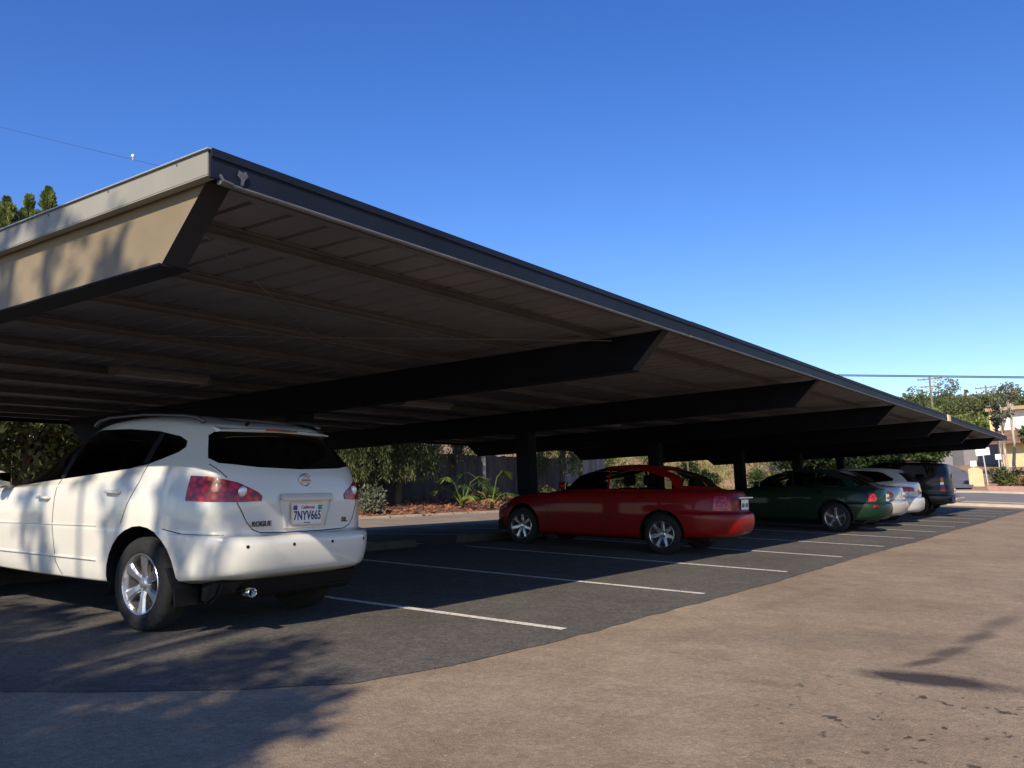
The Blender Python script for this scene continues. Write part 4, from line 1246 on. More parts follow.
def blob_points(blobs, n, rng, shell=.55):
    """points in a set of ellipsoid clumps (cx,cy,cz,rx,ry,rz), denser near the shell"""
    w_ = np.array([b[3] * b[4] + b[3] * b[5] for b in blobs]); w_ = w_ / w_.sum()
    k = rng.choice(len(blobs), n, p=w_)
    B = np.array(blobs)[k]
    d = rng.normal(size=(n, 3)); d /= np.linalg.norm(d, axis=1)[:, None]
    r = shell + (1 - shell) * rng.uniform(0, 1, n) ** .6
    r *= rng.uniform(.85, 1.12, n)
    return B[:, :3] + d * B[:, 3:] * r[:, None]

def crown_blobs(c, R_, rng, k=14, flat=.75, small=.42):
    out = []
    for i in range(k):
        d = rng.normal(size=3); d /= np.linalg.norm(d)
        r = R_ * rng.uniform(.35, .8)
        rr_ = R_ * small * rng.uniform(.6, 1.25)
        out.append((c[0] + d[0] * r, c[1] + d[1] * r, c[2] + d[2] * r * flat, rr_, rr_, rr_ * .75))
    return out

def trunk_mesh(name, base, top, r, m, parent, limbs=(), n=10, rng=None, wob=.12):
    bm = bmesh.new()
    b = Vector(base); t = Vector(top)
    pts = []; rs = []
    for i in range(6):
        f = i / 5
        o_ = Vector((rng.uniform(-wob, wob), rng.uniform(-wob, wob), 0)) * (math.sin(f * 3.1)) if rng is not None else Vector((0, 0, 0))
        pts.append(b.lerp(t, f) + o_); rs.append(r * (1.25 if i == 0 else 1) * (1 - .6 * f))
    tube(bm, pts, rs, n)
    for L in limbs:
        L = Vector(L); f = .35 + .55 * (rng.random() if rng is not None else .5)
        s = b.lerp(t, f)
        mid = s.lerp(L, .5) + Vector((0, 0, (L - s).length * .10))
        tube(bm, [s, mid, L], [r * .45, r * .28, r * .08], 6)
    return fin(name, bm, m, parent, smooth=True)

M['bark'] = mat('bark', (.09, .07, .055), .95, noise=.35, nscale=6, bump=.7, bscale=14, stretch=(1, 1, .25))
M['bark_pale'] = mat('bark_pale', (.42, .36, .28), .9, noise=.3, nscale=5, bump=.4, bscale=12, stretch=(1, 1, .3))
M['leaf_mid'] = leafmat('leaf_mid', (.022, .042, .012), (.085, .125, .032))
M['leaf_olive'] = leafmat('leaf_olive', (.040, .055, .018), (.16, .17, .055), .8)
M['leaf_dark'] = leafmat('leaf_dark', (.010, .020, .008), (.035, .060, .018), 1.0)
M['leaf_bright'] = leafmat('leaf_bright', (.06, .10, .018), (.19, .24, .05), 1.6)
M['leaf_grey'] = leafmat('leaf_grey', (.07, .085, .055), (.17, .18, .12), 1.6)
M['leaf_con'] = leafmat('leaf_con', (.07, .11, .03), (.32, .36, .12), 2.5, .4)
M['dry'] = leafmat('dry', (.18, .10, .045), (.40, .26, .11), 1.6)

def tree(name, x, y, h, R_, n, size, leaf, label, seed, group=None, zt=None, bark='bark', cat='tree', flat=.75, k=14, trunk_r=None, droop=.2, small=.42, cz=None, lean=(0, 0)):
    rng = np.random.default_rng(seed)
    z0 = (T(x, y) if zt is None else zt) - .05
    root = empty(name, (x, y, z0), label=label, cat=cat, group=group)
    cz_ = h - R_ * flat if cz is None else cz
    c = (lean[0], lean[1], cz_)
    blobs = crown_blobs(c, R_, rng, k, flat, small)
    P = blob_points(blobs, n, rng)
    quads_obj('crown', leaf_quads(P, size, rng, droop=droop), M[leaf], root)
    limbs = [b[:3] for b in blobs[:8]]
    pr = random.Random(seed)
    trunk_mesh('trunk', (0, 0, -.2), (lean[0], lean[1], cz_), trunk_r or h * .022, M[bark], root, limbs, rng=pr)
    return root

def bush(x, y, r, h, n, size, leaf, label, seed, group=None, name='shrub', zt=None, cat='shrub'):
    rng = np.random.default_rng(seed)
    z0 = T(x, y) if zt is None else zt
    root = empty(name, (x, y, z0), label=label, cat=cat, group=group)
    blobs = []
    for i in range(7):
        a = rng.uniform(0, 6.28); q = r * rng.uniform(0, .6)
        hh = h * rng.uniform(.35, .55)
        blobs.append((q * math.cos(a), q * math.sin(a), hh * .95, r * rng.uniform(.35, .6), r * rng.uniform(.35, .6), hh))
    P = blob_points(blobs, n, rng, .35); P[:, 2] = np.abs(P[:, 2])
    quads_obj('foliage', leaf_quads(P, size, rng, droop=-.2), M[leaf], root)
    bm = bmesh.new(); pr = random.Random(seed)
    for i in range(6):
        b = blobs[i]
        tube(bm, [(0, 0, -.1), (b[0] * .5, b[1] * .5, b[2] * .6), (b[0], b[1], b[2] * 1.3)], [.03 * r, .02 * r, .008], 5)
    fin('stem', bm, M['bark'], root)
    return root

# ---- trees behind the camera whose shadows fall on the white car, the fascia and the ground
def shade_tree(x, y, h, blobs, n, size, seed, label):
    rng = np.random.default_rng(seed)
    root = empty('street_tree', (x, y, 0), label=label, cat='tree', group='trees standing behind the photographer')
    P = blob_points(blobs, n, rng, .2)
    quads_obj('crown', leaf_quads(P, size, rng, aspect=.6), M['leaf_mid'], root)
    trunk_mesh('trunk', (0, 0, -.2), (0, 0, h * .8), .2, M['bark'], root, [b[:3] for b in blobs], rng=random.Random(seed))
# crown clumps given where their shadow should land (u,v on z=0) and height
def sh(u, v, t, r, ax, ay): return (u + .65 * t - ax, v - 1.4 * t - ay, t, r, r, r * (.7 if r > .4 else 2.2))
ax, ay = -1.0, -9.5
rt = random.Random(21)
spec_ = [(-7.6, 1.6, 6.0, .9), (-4.9, 1.7, 6.2, .7), (-5.6, .6, 7.0, 1.2), (-9.0, 1.6, 6.4, 1.1), (-6.3, 2.4, 6.4, .75), (-4.3, 2.5, 6.6, .5), (-5.4, 2.9, 6.9, .5), (-7.4, 3.0, 6.9, .55), (-8.6, 3.3, 7.0, .6)]
for k in range(52):                                   # looser clumps
    v_ = 2.1 + 2.6 * rt.random()
    spec_.append((-3.1 - .5 * (v_ - 2.3) - 5.0 * rt.random(), v_, 6.6 + 1.5 * rt.random(), rt.uniform(.20, .40)))
for k in range(40):                                   # thin sprays at the top of the crown
    spec_.append((-6.2 - 6.5 * rt.random(), 4.6 + 3.2 * rt.random(), 7.6 + rt.random(), rt.uniform(.10, .24)))
bl = [sh(*b, ax, ay) for b in spec_]
shade_tree(ax, ay, 7.5, bl, 20000, .13, 11, 'leafy tree behind the photographer shading the white car')

# ---- conifers above the roof at the left
def conifer(x, y, h, r, label, seed):
    rng = np.random.default_rng(seed)
    z0 = T(x, y)
    root = empty('conifer', (x, y, z0), label=label, cat='tree', group='conifers beyond the carport at the left')
    n = 22000
    f = rng.uniform(.12, 1, n) ** .5
    a = rng.uniform(0, 6.283, n)
    br = .55 + .45 * np.abs(np.sin(a * 2.5 + f * 40)) * (.6 + .4 * np.sin(f * 55))
    wh = np.floor(f * h * 3.2); a = np.round(a * 5 / 6.283 + rng.normal(0, .13, n)) * 6.283 / 5 + wh * 1.3 + rng.normal(0, .22, n)
    rad = r * 2.2 * (1 - f) ** .8 * rng.uniform(.05, 1.0, n) * (.65 + .35 * np.sin(wh * 2.1)) + .01
    P = np.stack([rad * np.cos(a), rad * np.sin(a), h * f + rad * .5], axis=1)
    d = np.stack([np.cos(a), np.sin(a), np.full(n, .9)], axis=1)
    quads_obj('crown', leaf_quads(P, .12, rng, aspect=.45, dirs=d), M['leaf_con'], root)
    trunk_mesh('trunk', (0, 0, -.2), (0, 0, h * .97), .16, M['bark'], root, rng=random.Random(seed), wob=.03)
for i, (x, y, zt_, r, lab) in enumerate([(-30, 14.85, 12.1, 1.4, 'tallest conifer above the roof at the left edge'), (-30.3, 15.75, 12.5, 1.1, 'middle conifer of three above the left roof edge'),
                                         (-30.2, 16.35, 12.9, 1.2, 'slender right-hand conifer above the left roof edge'), (-32, 13.2, 12.5, 1.8, 'conifer at the far left behind the tallest one')]):
    conifer(x, y, zt_ - T(x, y), r, lab, 30 + i)

# ---- back fence: boards, posts, rails (several runs)
M['fence'] = mat('fence', (.075, .055, .045), .95, noise=.4, nscale=2.5, bump=.5, bscale=12, stretch=(1, 1, .15))
M['fence_pale'] = mat('fence_pale', (.20, .175, .15), .95, noise=.3, nscale=2.5, bump=.5, bscale=12, stretch=(1, 1, .15))
def fence(X, y0, y1, h, m, label):
    root = empty('wooden_fence', (X, (y0 + y1) / 2, T(X, (y0 + y1) / 2)), label=label, cat='fence')
    O_ = root.location
    bm = bmesh.new(); rg_ = random.Random(int(y0 * 10))
    y = y0
    while y < y1:
        z = T(X, y)
        hh = h + rg_.uniform(-.03, .03)
        bx(bm, X - O_.x - .012, X - O_.x + .012 + rg_.uniform(0, .01), y - O_.y, y + .138 - O_.y, z - .05 - O_.z, z + hh - O_.z)
        y += .150 + (0.012 if rg_.random() < .15 else 0)
    fin('boards', bm, m, root)
    y = y0
    while y <= y1:
        bm = bmesh.new(); z = T(X, y); bx(bm, X - O_.x - .11, X - O_.x - .02, y - O_.y - .05, y - O_.y + .05, z - .2 - O_.z, z + h + .08 - O_.z); fin('post', bm, m, root)
        y += 2.4
    for zr in (.35, h - .3):
        bm = bmesh.new(); n = 10
        tube(bm, [(X - O_.x - .05, y0 + (y1 - y0) * i / n - O_.y, T(X, y0 + (y1 - y0) * i / n) + zr - O_.z) for i in range(n + 1)], .04, 4); fin('rail', bm, m, root)
fence(-24.6, 8.0, 20.0, 1.9, M['fence'], 'brown board fence seen past the front of the white car')
fence(-24.6, 20.2, 41.0, 2.0, M['fence'], 'weathered board fence behind the hanging foliage')
fence(-25.2, 41.4, 46.8, 2.1, M['fence_pale'], 'paler end of the board fence seen through the red car')

# ---- hanging pepper tree in front of the fence
def weeping(x, y, h, R_, label, seed, n_str=110, leaf='leaf_olive', low=.9):
    rng = np.random.default_rng(seed)
    z0 = T(x, y)
    root = empty('weeping_tree', (x, y, z0), label=label, cat='tree', group='weeping trees along the back fence')
    Q = []
    for i in range(n_str):
        a = rng.uniform(0, 6.283); r = R_ * math.sqrt(rng.uniform(.05, 1))
        px, py = r * math.cos(a), r * math.sin(a)
        top = h - (r / R_) ** 2 * h * .25
        bot = max(low, low + rng.uniform(-.3, 1.3))
        n = int((top - bot) * 60)
        t = rng.uniform(0, 1, n)
        P = np.stack([px + rng.normal(0, .10, n), py + rng.normal(0, .10, n), bot + (top - bot) * t], axis=1)
        Q.append(leaf_quads(P, .15, rng, aspect=.22, droop=2.2))
    quads_obj('crown', np.concatenate(Q), M[leaf], root)
    trunk_mesh('trunk', (0, 0, -.2), (.2, .1, h * .8), .16, M['bark'], root, [(R_ * .6, 0, h * .8), (-R_ * .5, .4, h * .85), (0, R_ * .6, h * .8), (0, -R_ * .6, h * .8)], rng=random.Random(seed))
weeping(-22.6, 22.6, 5.2, 1.9, 'weeping tree with hanging strands just right of the white car', 51, 190)
weeping(-22.9, 26.0, 5.2, 1.7, 'second weeping tree, left of the little fan palm', 52, 170)
weeping(-23.4, 30.2, 5.0, 1.0, 'narrow dark weeping tree behind the fan palm', 53, 34, 'leaf_dark', 1.6)
weeping(-23.3, 38.6, 4.6, 1.3, 'sparse weeping tree behind the red car bonnet', 54, 46, 'leaf_olive', 1.2)
tree('leafy_tree', -23.4, 12.3, 5.6, 2.2, 9000, .20, 'leaf_olive', 'olive-leaved tree hanging over the fence left of the white car', 61, group='small trees along the back fence', flat=.7, cz=2.7)
tree('leafy_tree', -23.2, 15.0, 5.0, 2.0, 8000, .20, 'leaf_bright', 'bright-leaved tree hanging over the fence above the white car bonnet', 62, group='small trees along the back fence', flat=.7, cz=2.5)
tree('leafy_tree', -25.6, 16.9, 5.5, 2.8, 11000, .22, 'leaf_mid', 'broad tree behind the fence in the gap over the white car bonnet', 63, group='tall trees shading the back bank', cz=3.0)
tree('leafy_tree', -25.8, 25.0, 8.8, 3.6, 6500, .28, 'leaf_mid', 'tall tree behind the fence leaning over the dead leaves', 64, group='tall trees shading the back bank', cz=6.0, lean=(4.6, -2.5))
tree('leafy_tree', -25.8, 32.5, 8.6, 3.6, 6500, .28, 'leaf_mid', 'tall tree behind the fence beyond the fan palm', 65, group='tall trees shading the back bank', cz=6.0, lean=(4.4, -2.5))
tree('leafy_tree', -25.9, 39.5, 8.6, 3.2, 5000, .28, 'leaf_mid', 'tall tree behind the paler end of the fence', 69, group='tall trees shading the back bank', cz=6.0, lean=(4.0, -2.5))
tree('leafy_tree', -24.6, 43.0, 6.5, 2.4, 3000, .22, 'leaf_olive', 'loose tree at the end of the board fence', 66, group='tall trees shading the back bank', cz=4.7)
# slim pale trunk in front of the fence
tree('slim_tree', -23.0, 31.7, 6.5, 1.6, 1500, .2, 'leaf_mid', 'slim tree with mottled pale trunk in front of the fence', 67, group=None, bark='bark_pale', cz=5.3, trunk_r=.10)
tree('slim_tree', -27.5, 50.0, 6.2, 1.8, 1800, .2, 'leaf_olive', 'thin dark-trunked tree seen over the roof of the red car', 68, cz=4.6, trunk_r=.13)
bush(-20.6, 22.1, .75, 1.0, 1400, .11, 'leaf_grey', 'pale green shrub right beside the tail of the white car', 71)
bush(-22.0, 30.9, .8, .8, 900, .14, 'leaf_mid', 'low shrub between the fan palm and the pale trunk', 72)
bush(-22.2, 35.2, .7, .9, 800, .12, 'leaf_olive', 'small shrub at the foot of the fence near the red car nose', 73)

# fan palm with bent and yellow leaves
def fronds(x, y, spec, label, name, m, h0=.0, cat='palm', seed=0):
    z0 = T(x, y); root = empty(name, (x, y, z0), label=label, cat=cat)
    rg_ = random.Random(seed)
    for (a, L, up, fan, mm) in spec:
        bm = bmesh.new()
        d = Vector((math.cos(a), math.sin(a), 0))
        tip = d * L * .75 + Vector((0, 0, h0 + up))
        tube(bm, [Vector((0, 0, h0)), d * L * .4 + Vector((0, 0, h0 + up * .8)), tip], [.03, .02, .012], 6)
        st = fin('frond_stem', bm, mm, root)
        bm = bmesh.new()
        for k in range(15):
            b = a + (k - 7) * .17 * fan
            dd = Vector((math.cos(b), math.sin(b), rg_.uniform(-.55, -.15)))
            l2 = L * (.55 - .018 * abs(k - 7))
            s = Vector((-dd.y, dd.x, 0)).normalized() * .035
            v0 = tip; v1 = tip + dd * l2 * .5 + s; v2 = tip + dd * l2 + Vector((0, 0, -.12 * l2)); v3 = tip + dd * l2 * .5 - s
            bm.faces.new([bm.verts.new(q) for q in (v0, v1, v2, v3)])
        fin('frond', bm, mm, root)
gl = M['leaf_bright']; dl = M['dry']
fronds(-21.2, 27.8, [(a, 1.0, u, 1, gl if i % 3 else M['leaf_mid']) for i, (a, u) in enumerate([(0.2, .9), (1.1, 1.1), (2.0, .8), (2.9, 1.0), (3.8, .7), (4.6, 1.1), (5.5, .8), (-.6, .4), (2.4, .5)])], 'bushy green fan palm on the bank', 'fan_palm', None, .1, seed=1)
fronds(-20.7, 29.0, [(4.2, 1.3, 1.35, .5, M['leaf_mid']), (1.6, 1.2, 1.4, .5, gl), (.3, .9, .5, 1, gl), (5.2, 1.0, .3, .8, dl), (3.4, .7, .6, .8, dl)], 'drooping palm seedling with bent leaves', 'palm_seedling', None, .1, seed=2)
bm = bmesh.new()
for k in range(9):
    a = (k - 4) * .13
    bm.faces.new([bm.verts.new(q) for q in ((0, 0, .25), (.15 * math.sin(a) + .3, .55 * math.cos(a) * .5 + k * .05, .16), (.35, .5 + k * .07, .02), (.1, .35 + k * .05, .12))])
yl = fin('fallen_frond', bm, mat('yellow_leaf', (.55, .42, .10), .7)); yl.location = (-20.2, 29.9, T(-20.2, 29.9) + .03); yl.rotation_euler = (0, 0, -.5)
tag(yl, 'yellow fallen palm frond on the edge of the lane', 'palm leaf')
# dead leaves on the bank
rng = np.random.default_rng(5)
n = 9000
px_ = rng.uniform(-24.4, -19.6, n); py_ = rng.uniform(8, 45, n)
P = np.stack([px_, py_, np.array([T(a, b) for a, b in zip(px_, py_)]) + rng.uniform(0, .06, n)], axis=1)
q = quads_obj('leaf_litter', leaf_quads(P, .16, rng, aspect=.6, droop=0.0, dirs=np.stack([rng.normal(size=n), rng.normal(size=n), np.zeros(n)], axis=1)), leafmat('litter', (.13, .05, .025), (.34, .16, .08), 3.0, .1)); q['kind'] = 'stuff'
# bank soil sheet
grid('bank_soil', [-24.5, -22.5, -21, -20.2, -19.7], [6 + 2 * i for i in range(20)], lambda x, y: T(x, y) + .02, M['dirt'], dz=.012)
kerb_b = bmesh.new()
prism(kerb_b, [(-19.72, 1.0), (-19.72, 1.13), (-19.58, 1.13), (-19.58, 1.0)], 'y', -20, 45.5)
o = fin('lane_kerb', kerb_b, M['concrete']); o['kind'] = 'structure'

# ---- hillside shrubs and grass
rng = np.random.default_rng(9)
hill_lab = [(-26.0, 61.0, 1.3, 2.0, 'leaf_mid', 'dense rounded shrub on the hillside just above the rear glass of the red car'),
            (-24.6, 60.5, .95, 1.15, 'leaf_dark', 'small dark ball-shaped shrub on the hillside above the red car boot'),
            (-28.8, 57.0, 1.5, 1.9, 'leaf_olive', 'shrub seen through the front windows of the red car'),
            (-21.5, 63.0, 1.2, 1.6, 'leaf_mid', 'shrub on the hillside beside the far carport post'),
            (-33.0, 70.0, 2.2, 2.6, 'leaf_olive', 'big olive shrub higher up the hillside'),
            (-36.0, 66.0, 2.0, 2.4, 'leaf_mid', 'spreading green shrub left on the hillside'),
            (-23.0, 72.0, 1.6, 1.8, 'leaf_grey', 'greyish shrub farther up the slope'),
            (-29.5, 80.0, 2.0, 2.2, 'leaf_mid', 'green shrub near the top of the visible slope'),
            (-40.0, 84.0, 2.2, 2.6, 'leaf_olive', 'wide shrub at the top left of the slope')]
for i, (x, y, r, h, lf, lab) in enumerate(hill_lab):
    bush(x, y, r, h, 1800, .17, lf, lab, 80 + i, group='shrubs on the hillside')
tree('young_tree', -25.3, 59.0, 5.6, 1.5, 2000, .2, 'leaf_mid', 'young staked tree with a thin trunk on the hillside above the red car', 95, cz=3.9, trunk_r=.10)
n = 26000
px_ = rng.uniform(-62, -17.5, n); py_ = rng.uniform(49, 108, n)
keep = (np.sin(px_ * .7 + py_ * .31) + np.sin(py_ * .53 - px_ * .4) + rng.normal(0, .6, n)) > -.1
px_ = px_[keep]; py_ = py_[keep]; n = len(px_)
P = np.stack([px_, py_, np.array([T(a, b) for a, b in zip(px_, py_)])], axis=1)
q = quads_obj('hillside_grass', leaf_quads(P, .42, rng, aspect=.3, dirs=np.stack([rng.normal(size=n) * .4, rng.normal(size=n) * .4, np.ones(n)], axis=1)), leafmat('hill_grass', (.13, .14, .03), (.30, .25, .10), .25)); q['kind'] = 'stuff'

# ---- trees between the carport and the driveway, shade put into their dark leaves
for i, (x, y, h, R_, cz, lab) in enumerate([(-13.9, 47.6, 5.4, 1.9, 2.6, 'dark spreading tree framed by the far end of the carport'),
                                        (-12.0, 48.0, 5.6, 1.8, 2.6, 'dark round tree just right of the spreading one, behind the pale hatchback'),
                                        (-10.3, 47.4, 4.9, 1.75, 2.6, 'dark tree beside the driveway view, behind the off-roader'),
                                        (-7.9, 47.3, 4.3, 1.0, 2.7, 'smallest dark tree with a green lit edge nearest the street')]):
    tree('shade_tree', x, y, h, R_, 6500 if i < 3 else 2200, .22, 'leaf_dark' if i != 3 else 'leaf_mid', lab, 100 + i, group='dark trees beyond the carport', cz=cz, flat=.75, k=22)  # last tree's lit edge is likewise put into its lighter leaf colour

# ---- wooded hill beyond
rng2 = random.Random(77)
M['hill_a'] = leafmat('hill_a', (.05, .075, .028), (.16, .19, .065), .6); M['hill_b'] = leafmat('hill_b', (.08, .09, .035), (.22, .22, .09), .6)  # hill leaf colours lightened to stand for distant haze
M['hill_c'] = leafmat('hill_c', (.09, .13, .03), (.27, .31, .08), .6); M['hill_d'] = leafmat('hill_d', (.08, .095, .06), (.20, .21, .13), .6)
kinds = [('hill_a', 'dull green'), ('hill_b', 'olive green'), ('hill_c', 'bright green'), ('hill_d', 'greyish')]
adj = ['broad', 'rounded', 'ragged', 'tall', 'low', 'spreading', 'leaning', 'bushy']
spots = [(-25.5, 150, 8.5, 4.6, 0, 'ragged-topped dull green tree left of the first utility pole'), (-21.0, 143, 7.5, 4.2, 0, 'dull green tree in front of the first utility pole'), (-18.2, 148, 7.5, 4.0, 1, 'olive tree between the two utility poles'),
         (-15.0, 140, 6.5, 3.6, 1, 'olive tree beside the second utility pole'), (-17.5, 125, 6.0, 3.6, 2, 'bright green tree low on the wooded hill'), (-21.5, 128, 6.4, 3.8, 2, 'bright green bushy tree above the roof end'),
         (-13.5, 112, 5.5, 2.6, 2, 'bright green tree left of the white building'), (-12.2, 120, 8.5, 2.6, 0, 'dark green tree touching the roof of the white building'), (-28.5, 140, 7.0, 4.2, 0, 'green tree just above the carport roof line'),
         (-32.0, 148, 8.0, 4.6, 1, 'olive tree farthest left on the wooded hill'), (-16.0, 165, 8.0, 4.5, 3, 'greyish tree on the skyline behind the utility poles'), (-24.0, 170, 8.5, 4.5, 3, 'greyish tree on the skyline left of the utility poles'),
         (-20, 110, 4.5, 2.6, 0, 'low green tree just over the carport end'), (-16.2, 104, 4.0, 2.2, 1, 'low olive tree behind the driveway'), (-10.5, 150, 8, 4, 0, 'green tree behind the white building'), (-6, 155, 8.5, 4.2, 1, 'olive tree behind the right of the building')]
for i, (x, y, h, r, k, lab) in enumerate(spots):
    tree('hill_tree', x, y, h * .80, r * .95, 3200, .40, kinds[k][0], lab, 200 + i, group='trees on the wooded hill', flat=.8, k=18)
# far woods as one mass behind them
n = 30000
px_ = rng.uniform(-170, 60, n); py_ = rng.uniform(175, 300, n)
P = np.stack([px_, py_, np.array([T(a, b) for a, b in zip(px_, py_)]) + rng.uniform(0, 3.2, n) * (1 + .4 * np.sin(px_ * .3) * np.sin(py_ * .2))], axis=1)
q = quads_obj('far_wood', leaf_quads(P, 1.1, rng, aspect=.7), M['hill_d']); q['kind'] = 'stuff'

# ================================================================== STREET THINGS
M['pole'] = mat('pole', (.20, .16, .12), .9, noise=.3, nscale=3)
M['cable'] = mat('cable', (.02, .02, .022), .7)
M['insul'] = mat('insul', (.35, .36, .38), .3)
def upole(x, y, zt, label, double=False, rot=0.0):
    z0 = T(x, y)
    root = empty('utility_pole', (x, y, z0), rz=rot, label=label, cat='utility pole', group='utility poles on the wooded hill')
    H = zt - z0
    bm = bmesh.new(); tube(bm, [(0, 0, -.5), (0, 0, H)], [.17, .11], 10); fin('pole_shaft', bm, M['pole'], root)
    for k, (zz_, w_) in enumerate([(H - .35, 1.5), (H - 1.35, 1.2)]):
        bm = bmesh.new(); bx(bm, -w_, w_, -.06, .06, zz_ - .07, zz_ + .07)
        tube(bm, [(-w_ * .6, .07, zz_), (0, .09, zz_ - .6)], .025, 5); tube(bm, [(w_ * .6, .07, zz_), (0, .09, zz_ - .6)], .025, 5)
        ca = fin('crossarm', bm, M['pole'], root)
        for q_ in (-.92, -.45, .45, .92):
            bm = bmesh.new(); tube(bm, [(q_ * w_, 0, zz_ + .07), (q_ * w_, 0, zz_ + .17), (q_ * w_, 0, zz_ + .28)], [.05, .07, .04], 8); fin('insulator', bm, M['insul'], ca)
upole(-20.55, 130, 16.1, 'utility pole with two crossarms left of the other, above the wooded hill', rot=.1)
upole(-16.2, 150, 16.2, 'utility pole with two crossarms right of the other, near the white building', rot=-.15)
# overhead cable across the street
def cable(pts, r, label, sag=.25, strands=1, gap=.05):
    bm = bmesh.new()
    a, b = Vector(pts[0]), Vector(pts[1])
    for s in range(strands):
        P = []
        for i in range(25):
            t = i / 24
            P.append(a.lerp(b, t) + Vector((0, 0, -sag * 4 * t * (1 - t) + s * gap)))
        tube(bm, P, r, 6)
    o = fin('overhead_cable', bm, M['cable']); tag(o, label, 'cable'); return o
cable([(-24, 50, 9.0), (7, 50, 5.1)], .022, 'dark overhead cable running above the far roof end to the right edge', .02, 2, .06)
cable([(-95, 40, 42.9), (-46, 40, 23.0)], .014, 'faint thin wire crossing the sky above the left roof edge', .15)
bm = bmesh.new()
tube(bm, [(0, 0, -.32), (0, 0, -.05)], [.05, .10], 8); tube(bm, [(0, 0, -.05), (0, 0, .12), (0, 0, .2)], [.16, .14, .05], 10)
o = fin('line_marker', bm, M['insul']); o.location = (-61.7, 40, 29.5); tag(o, 'small pale marker hanging on the thin wire in the sky', 'cable marker')

# white building on the right
M['stucco_white'] = mat('stucco_white', (.78, .76, .72), .9, noise=.04, nscale=2, bump=.1)
M['stucco_cream'] = mat('stucco_cream', (.60, .48, .28), .9, noise=.08, nscale=1.5, bump=.15)
M['shingle'] = mat('shingle', (.16, .085, .06), .9, noise=.25, nscale=3, bump=.4, bscale=10)
M['eave'] = mat('eave', (.38, .27, .17), .8, noise=.1)
M['window_dark'] = mat('window_dark', (.02, .025, .03), .08, spec=.8)
bl = empty('building', (-3.5, 97, T(-3.5, 97)), label='two-storey cream and white building with a brown shingle band', cat='building')
ob = bl.location
def bpart(name, m, boxes, parent=bl, bev=0):
    bm = bmesh.new()
    for b in boxes: bx(bm, b[0] - ob.x, b[1] - ob.x, b[2] - ob.y, b[3] - ob.y, b[4] - ob.z, b[5] - ob.z, bevel=bev)
    return fin(name, bm, m, parent)
bpart('lower_wall', M['stucco_cream'], [(-9.6, 12, 96, 106, 1.5, 5.6)])
bpart('upper_wall', M['stucco_white'], [(-9.9, 12, 96.6, 106, 5.6, 8.3)])
bm = bmesh.new(); prism(bm, [(94.7 - ob.y, 5.15 - ob.z), (96.62 - ob.y, 6.5 - ob.z), (96.62 - ob.y, 5.2 - ob.z)], 'x', -10.6 - ob.x, 12 - ob.x)
fin('shingle_roof', bm, M['shingle'], bl)
bpart('roof', M['eave'], [(-10.6, 12.5, 95.7, 107, 8.302, 8.62)])
bpart('chimney', M['stucco_cream'], [(-10.4, -9.92, 96.2, 97.0, 5.8, 8.3)])
for x in (-4.0, 1.0, 6.0):
    w1 = bpart('window', M['stucco_white'], [(x - .08, x + 1.48, 96.54, 96.62, 6.75, 7.95)]); bpart('pane', M['window_dark'], [(x, x + .67, 96.52, 96.535, 6.83, 7.87), (x + .73, x + 1.4, 96.52, 96.535, 6.83, 7.87)], w1)
    w1 = bpart('window', M['stucco_white'], [(x - 2.08, x - .5, 95.92, 96.02, 3.2, 4.6)]); bpart('pane', M['window_dark'], [(x - 2, x - 1.33, 95.9, 95.915, 3.28, 4.52), (x - 1.27, x - .58, 95.9, 95.915, 3.28, 4.52)], w1)
# carport-like low building left of it with blue awning
lb = empty('low_building', (-12.2, 101, T(-12.2, 101)), label='low grey-walled building with a blue fascia board behind the driveway', cat='building')
ob2 = lb.location
bm = bmesh.new(); bx(bm, -4.2, 2.2, -1, 4, -.2, 2.3); fin('wall', bm, mat('grey_wall', (.22, .21, .22), .9, noise=.1), lb)
bm = bmesh.new(); bx(bm, -4.6, 2.5, -1.5, 4.2, 2.31, 2.5); fin('roof', bm, M['eave'], lb)
bm = bmesh.new(); bx(bm, .55, 2.2, -1.6, -1.52, 1.95, 2.38); fin('blue_fascia', bm, mat('blue_board', (.03, .25, .42), .5), lb)
bm = bmesh.new(); bx(bm, -2.2, -1.2, -1.06, -1.01, -.2, 1.9); dr_ = fin('door', bm, M['drive'], lb)
bm = bmesh.new(); bx(bm, -1.35, -1.28, -1.10, -1.07, .8, .92); fin('handle', bm, M['chrome'], dr_)

# planter wall by the driveway
bm = bmesh.new()
zb = T(-9.1, 74)
prism(bm, [(0, 0), (0, 1.30), (.25, 1.42), (.75, 1.38), (.95, 1.2), (.98, .1), (.98, 0)], 'y', 0, .28)
bmesh.ops.bevel(bm, geom=list(bm.edges), offset=.02, segments=2, affect='EDGES')
w0 = empty('entrance_wall', (-9.75, 74, zb - .05), rz=.12, label='cream stucco entrance wall beside the driveway', cat='wall')
fin('wall_face', bm, M['stucco_cream'], w0)
bm = bmesh.new(); bx(bm, .0, .26, .285, 3.4, 0, 1.05, bevel=.02); fin('wall_return', bm, M['stucco_cream'], w0)
bm = bmesh.new(); bx(bm, -.03, .29, .285, 3.42, 1.052, 1.12); fin('coping', bm, M['concrete'], w0)
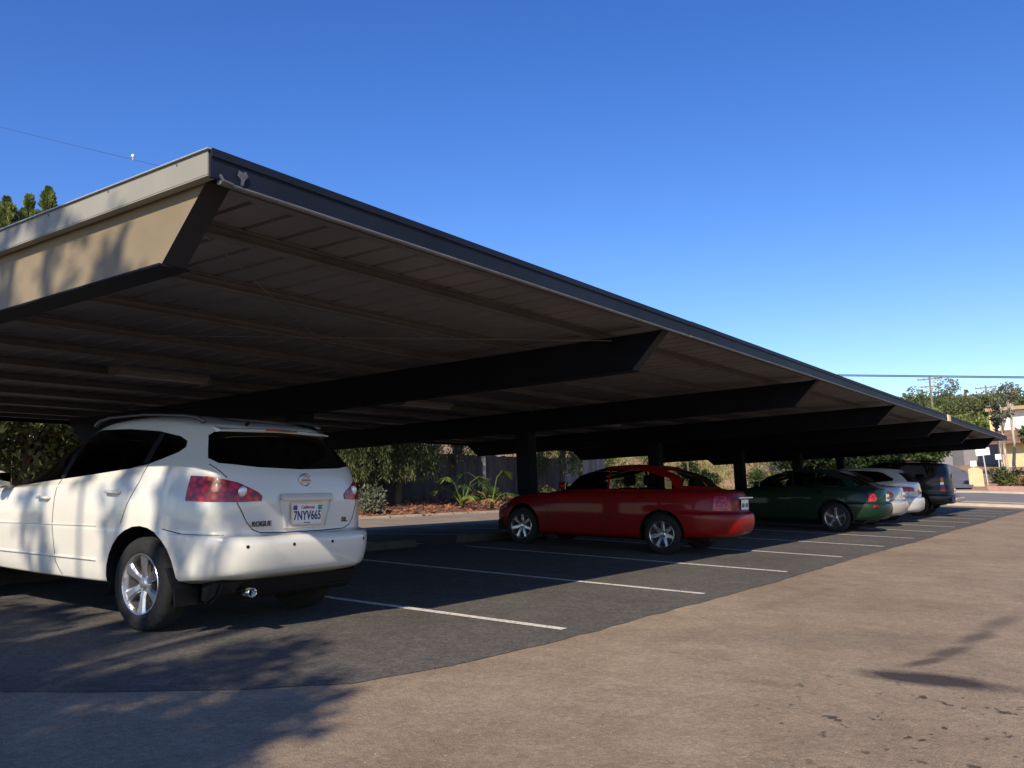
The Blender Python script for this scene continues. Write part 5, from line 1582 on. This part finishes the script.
# signs
M['sign_white'] = mat('sign_white', (.78, .78, .76), .5); M['sign_post'] = mat('sign_post', (.5, .49, .46), .6)
def sign(x, y, zt, w_, h_, label, lean=0.0, post=True, zb_=None, lines=2):
    z0 = T(x, y) if zb_ is None else zb_
    root = empty('sign', (x, y, z0), label=label, cat='sign', group=None); root.rotation_euler = (0, lean, 0)
    H = zt - z0
    bm = bmesh.new(); bx(bm, -w_ / 2, w_ / 2, -.045, -.02, H - h_, H, bevel=.008); bd = fin('board', bm, M['sign_white'], root)
    bm = bmesh.new(); tube(bm, [(0, 0, -.2), (0, 0, H - .03)], .045, 8); fin('sign_pole', bm, M['sign_post'], root)
    return root
sign(-8.72, 75.6, 4.15, .95, .55, 'white rectangular sign on a tall leaning post by the driveway', lean=-.05)
sign(-9.45, 74.9, 3.22, .42, .42, 'small square white sign just above the entrance wall')
sign(-8.25, 79.5, 3.75, .42, .42, 'small square white sign right of the tall leaning one')
# slim pale-trunked trees near the building
for i, (x, y, h, lab) in enumerate([(-7.5, 82.5, 7.8, 'tallest pale-trunked tree in front of the white building'), (-7.95, 82.0, 6.8, 'pale-trunked tree left of the tallest one'), (-8.35, 83.5, 5.5, 'shorter pale-trunked tree leaning left by the blue board')]):
    tree('slim_tree', x, y, h, 1.0 if i < 2 else .7, 420, .26, 'leaf_grey', lab, 300 + i, group=None, bark='bark_pale', cz=h - 1.0, trunk_r=.15, k=8, flat=1.3, small=.35, lean=(.25 * (1 - i), 0))
tree('leafy_tree', -5.0, 80.5, 5.2, 2.0, 2600, .26, 'leaf_olive', 'olive tree at the right edge in front of the building', 310, cz=3.6)
rg = random.Random(8)
sh_lab = ['low green shrub left of the sign posts', 'olive ground shrub behind the red kerb', 'rust-tinged shrub right of the sign posts', 'dark shrub under the pale trunks', 'round green shrub near the red kerb', 'brownish shrub below the cream wall',
          'greyish shrub at the right edge by the kerb', 'large dark shrub before the building', 'olive shrub right of the pale trunks', 'low dry shrub beside the driveway mouth']
pos_ = [(-8.0, 77.5), (-7.2, 73.2), (-6.6, 76.0), (-7.0, 80.0), (-5.6, 72.9), (-5.6, 82.6), (-4.6, 73.6), (-4.4, 78.4), (-6.0, 78.6), (-15.8, 71.6)]
for i, (x, y) in enumerate(pos_):
    bush(x, y, rg.uniform(.8, 1.3), rg.uniform(.7, 1.3) if i not in (5, 7) else 2.0, 900, .2, ['leaf_mid', 'leaf_olive', 'dry', 'leaf_dark', 'leaf_mid', 'leaf_olive', 'leaf_grey', 'leaf_dark', 'leaf_olive', 'dry'][i], sh_lab[i], 400 + i, group='shrubs in the street planting')
bpy.context.view_layer.update()
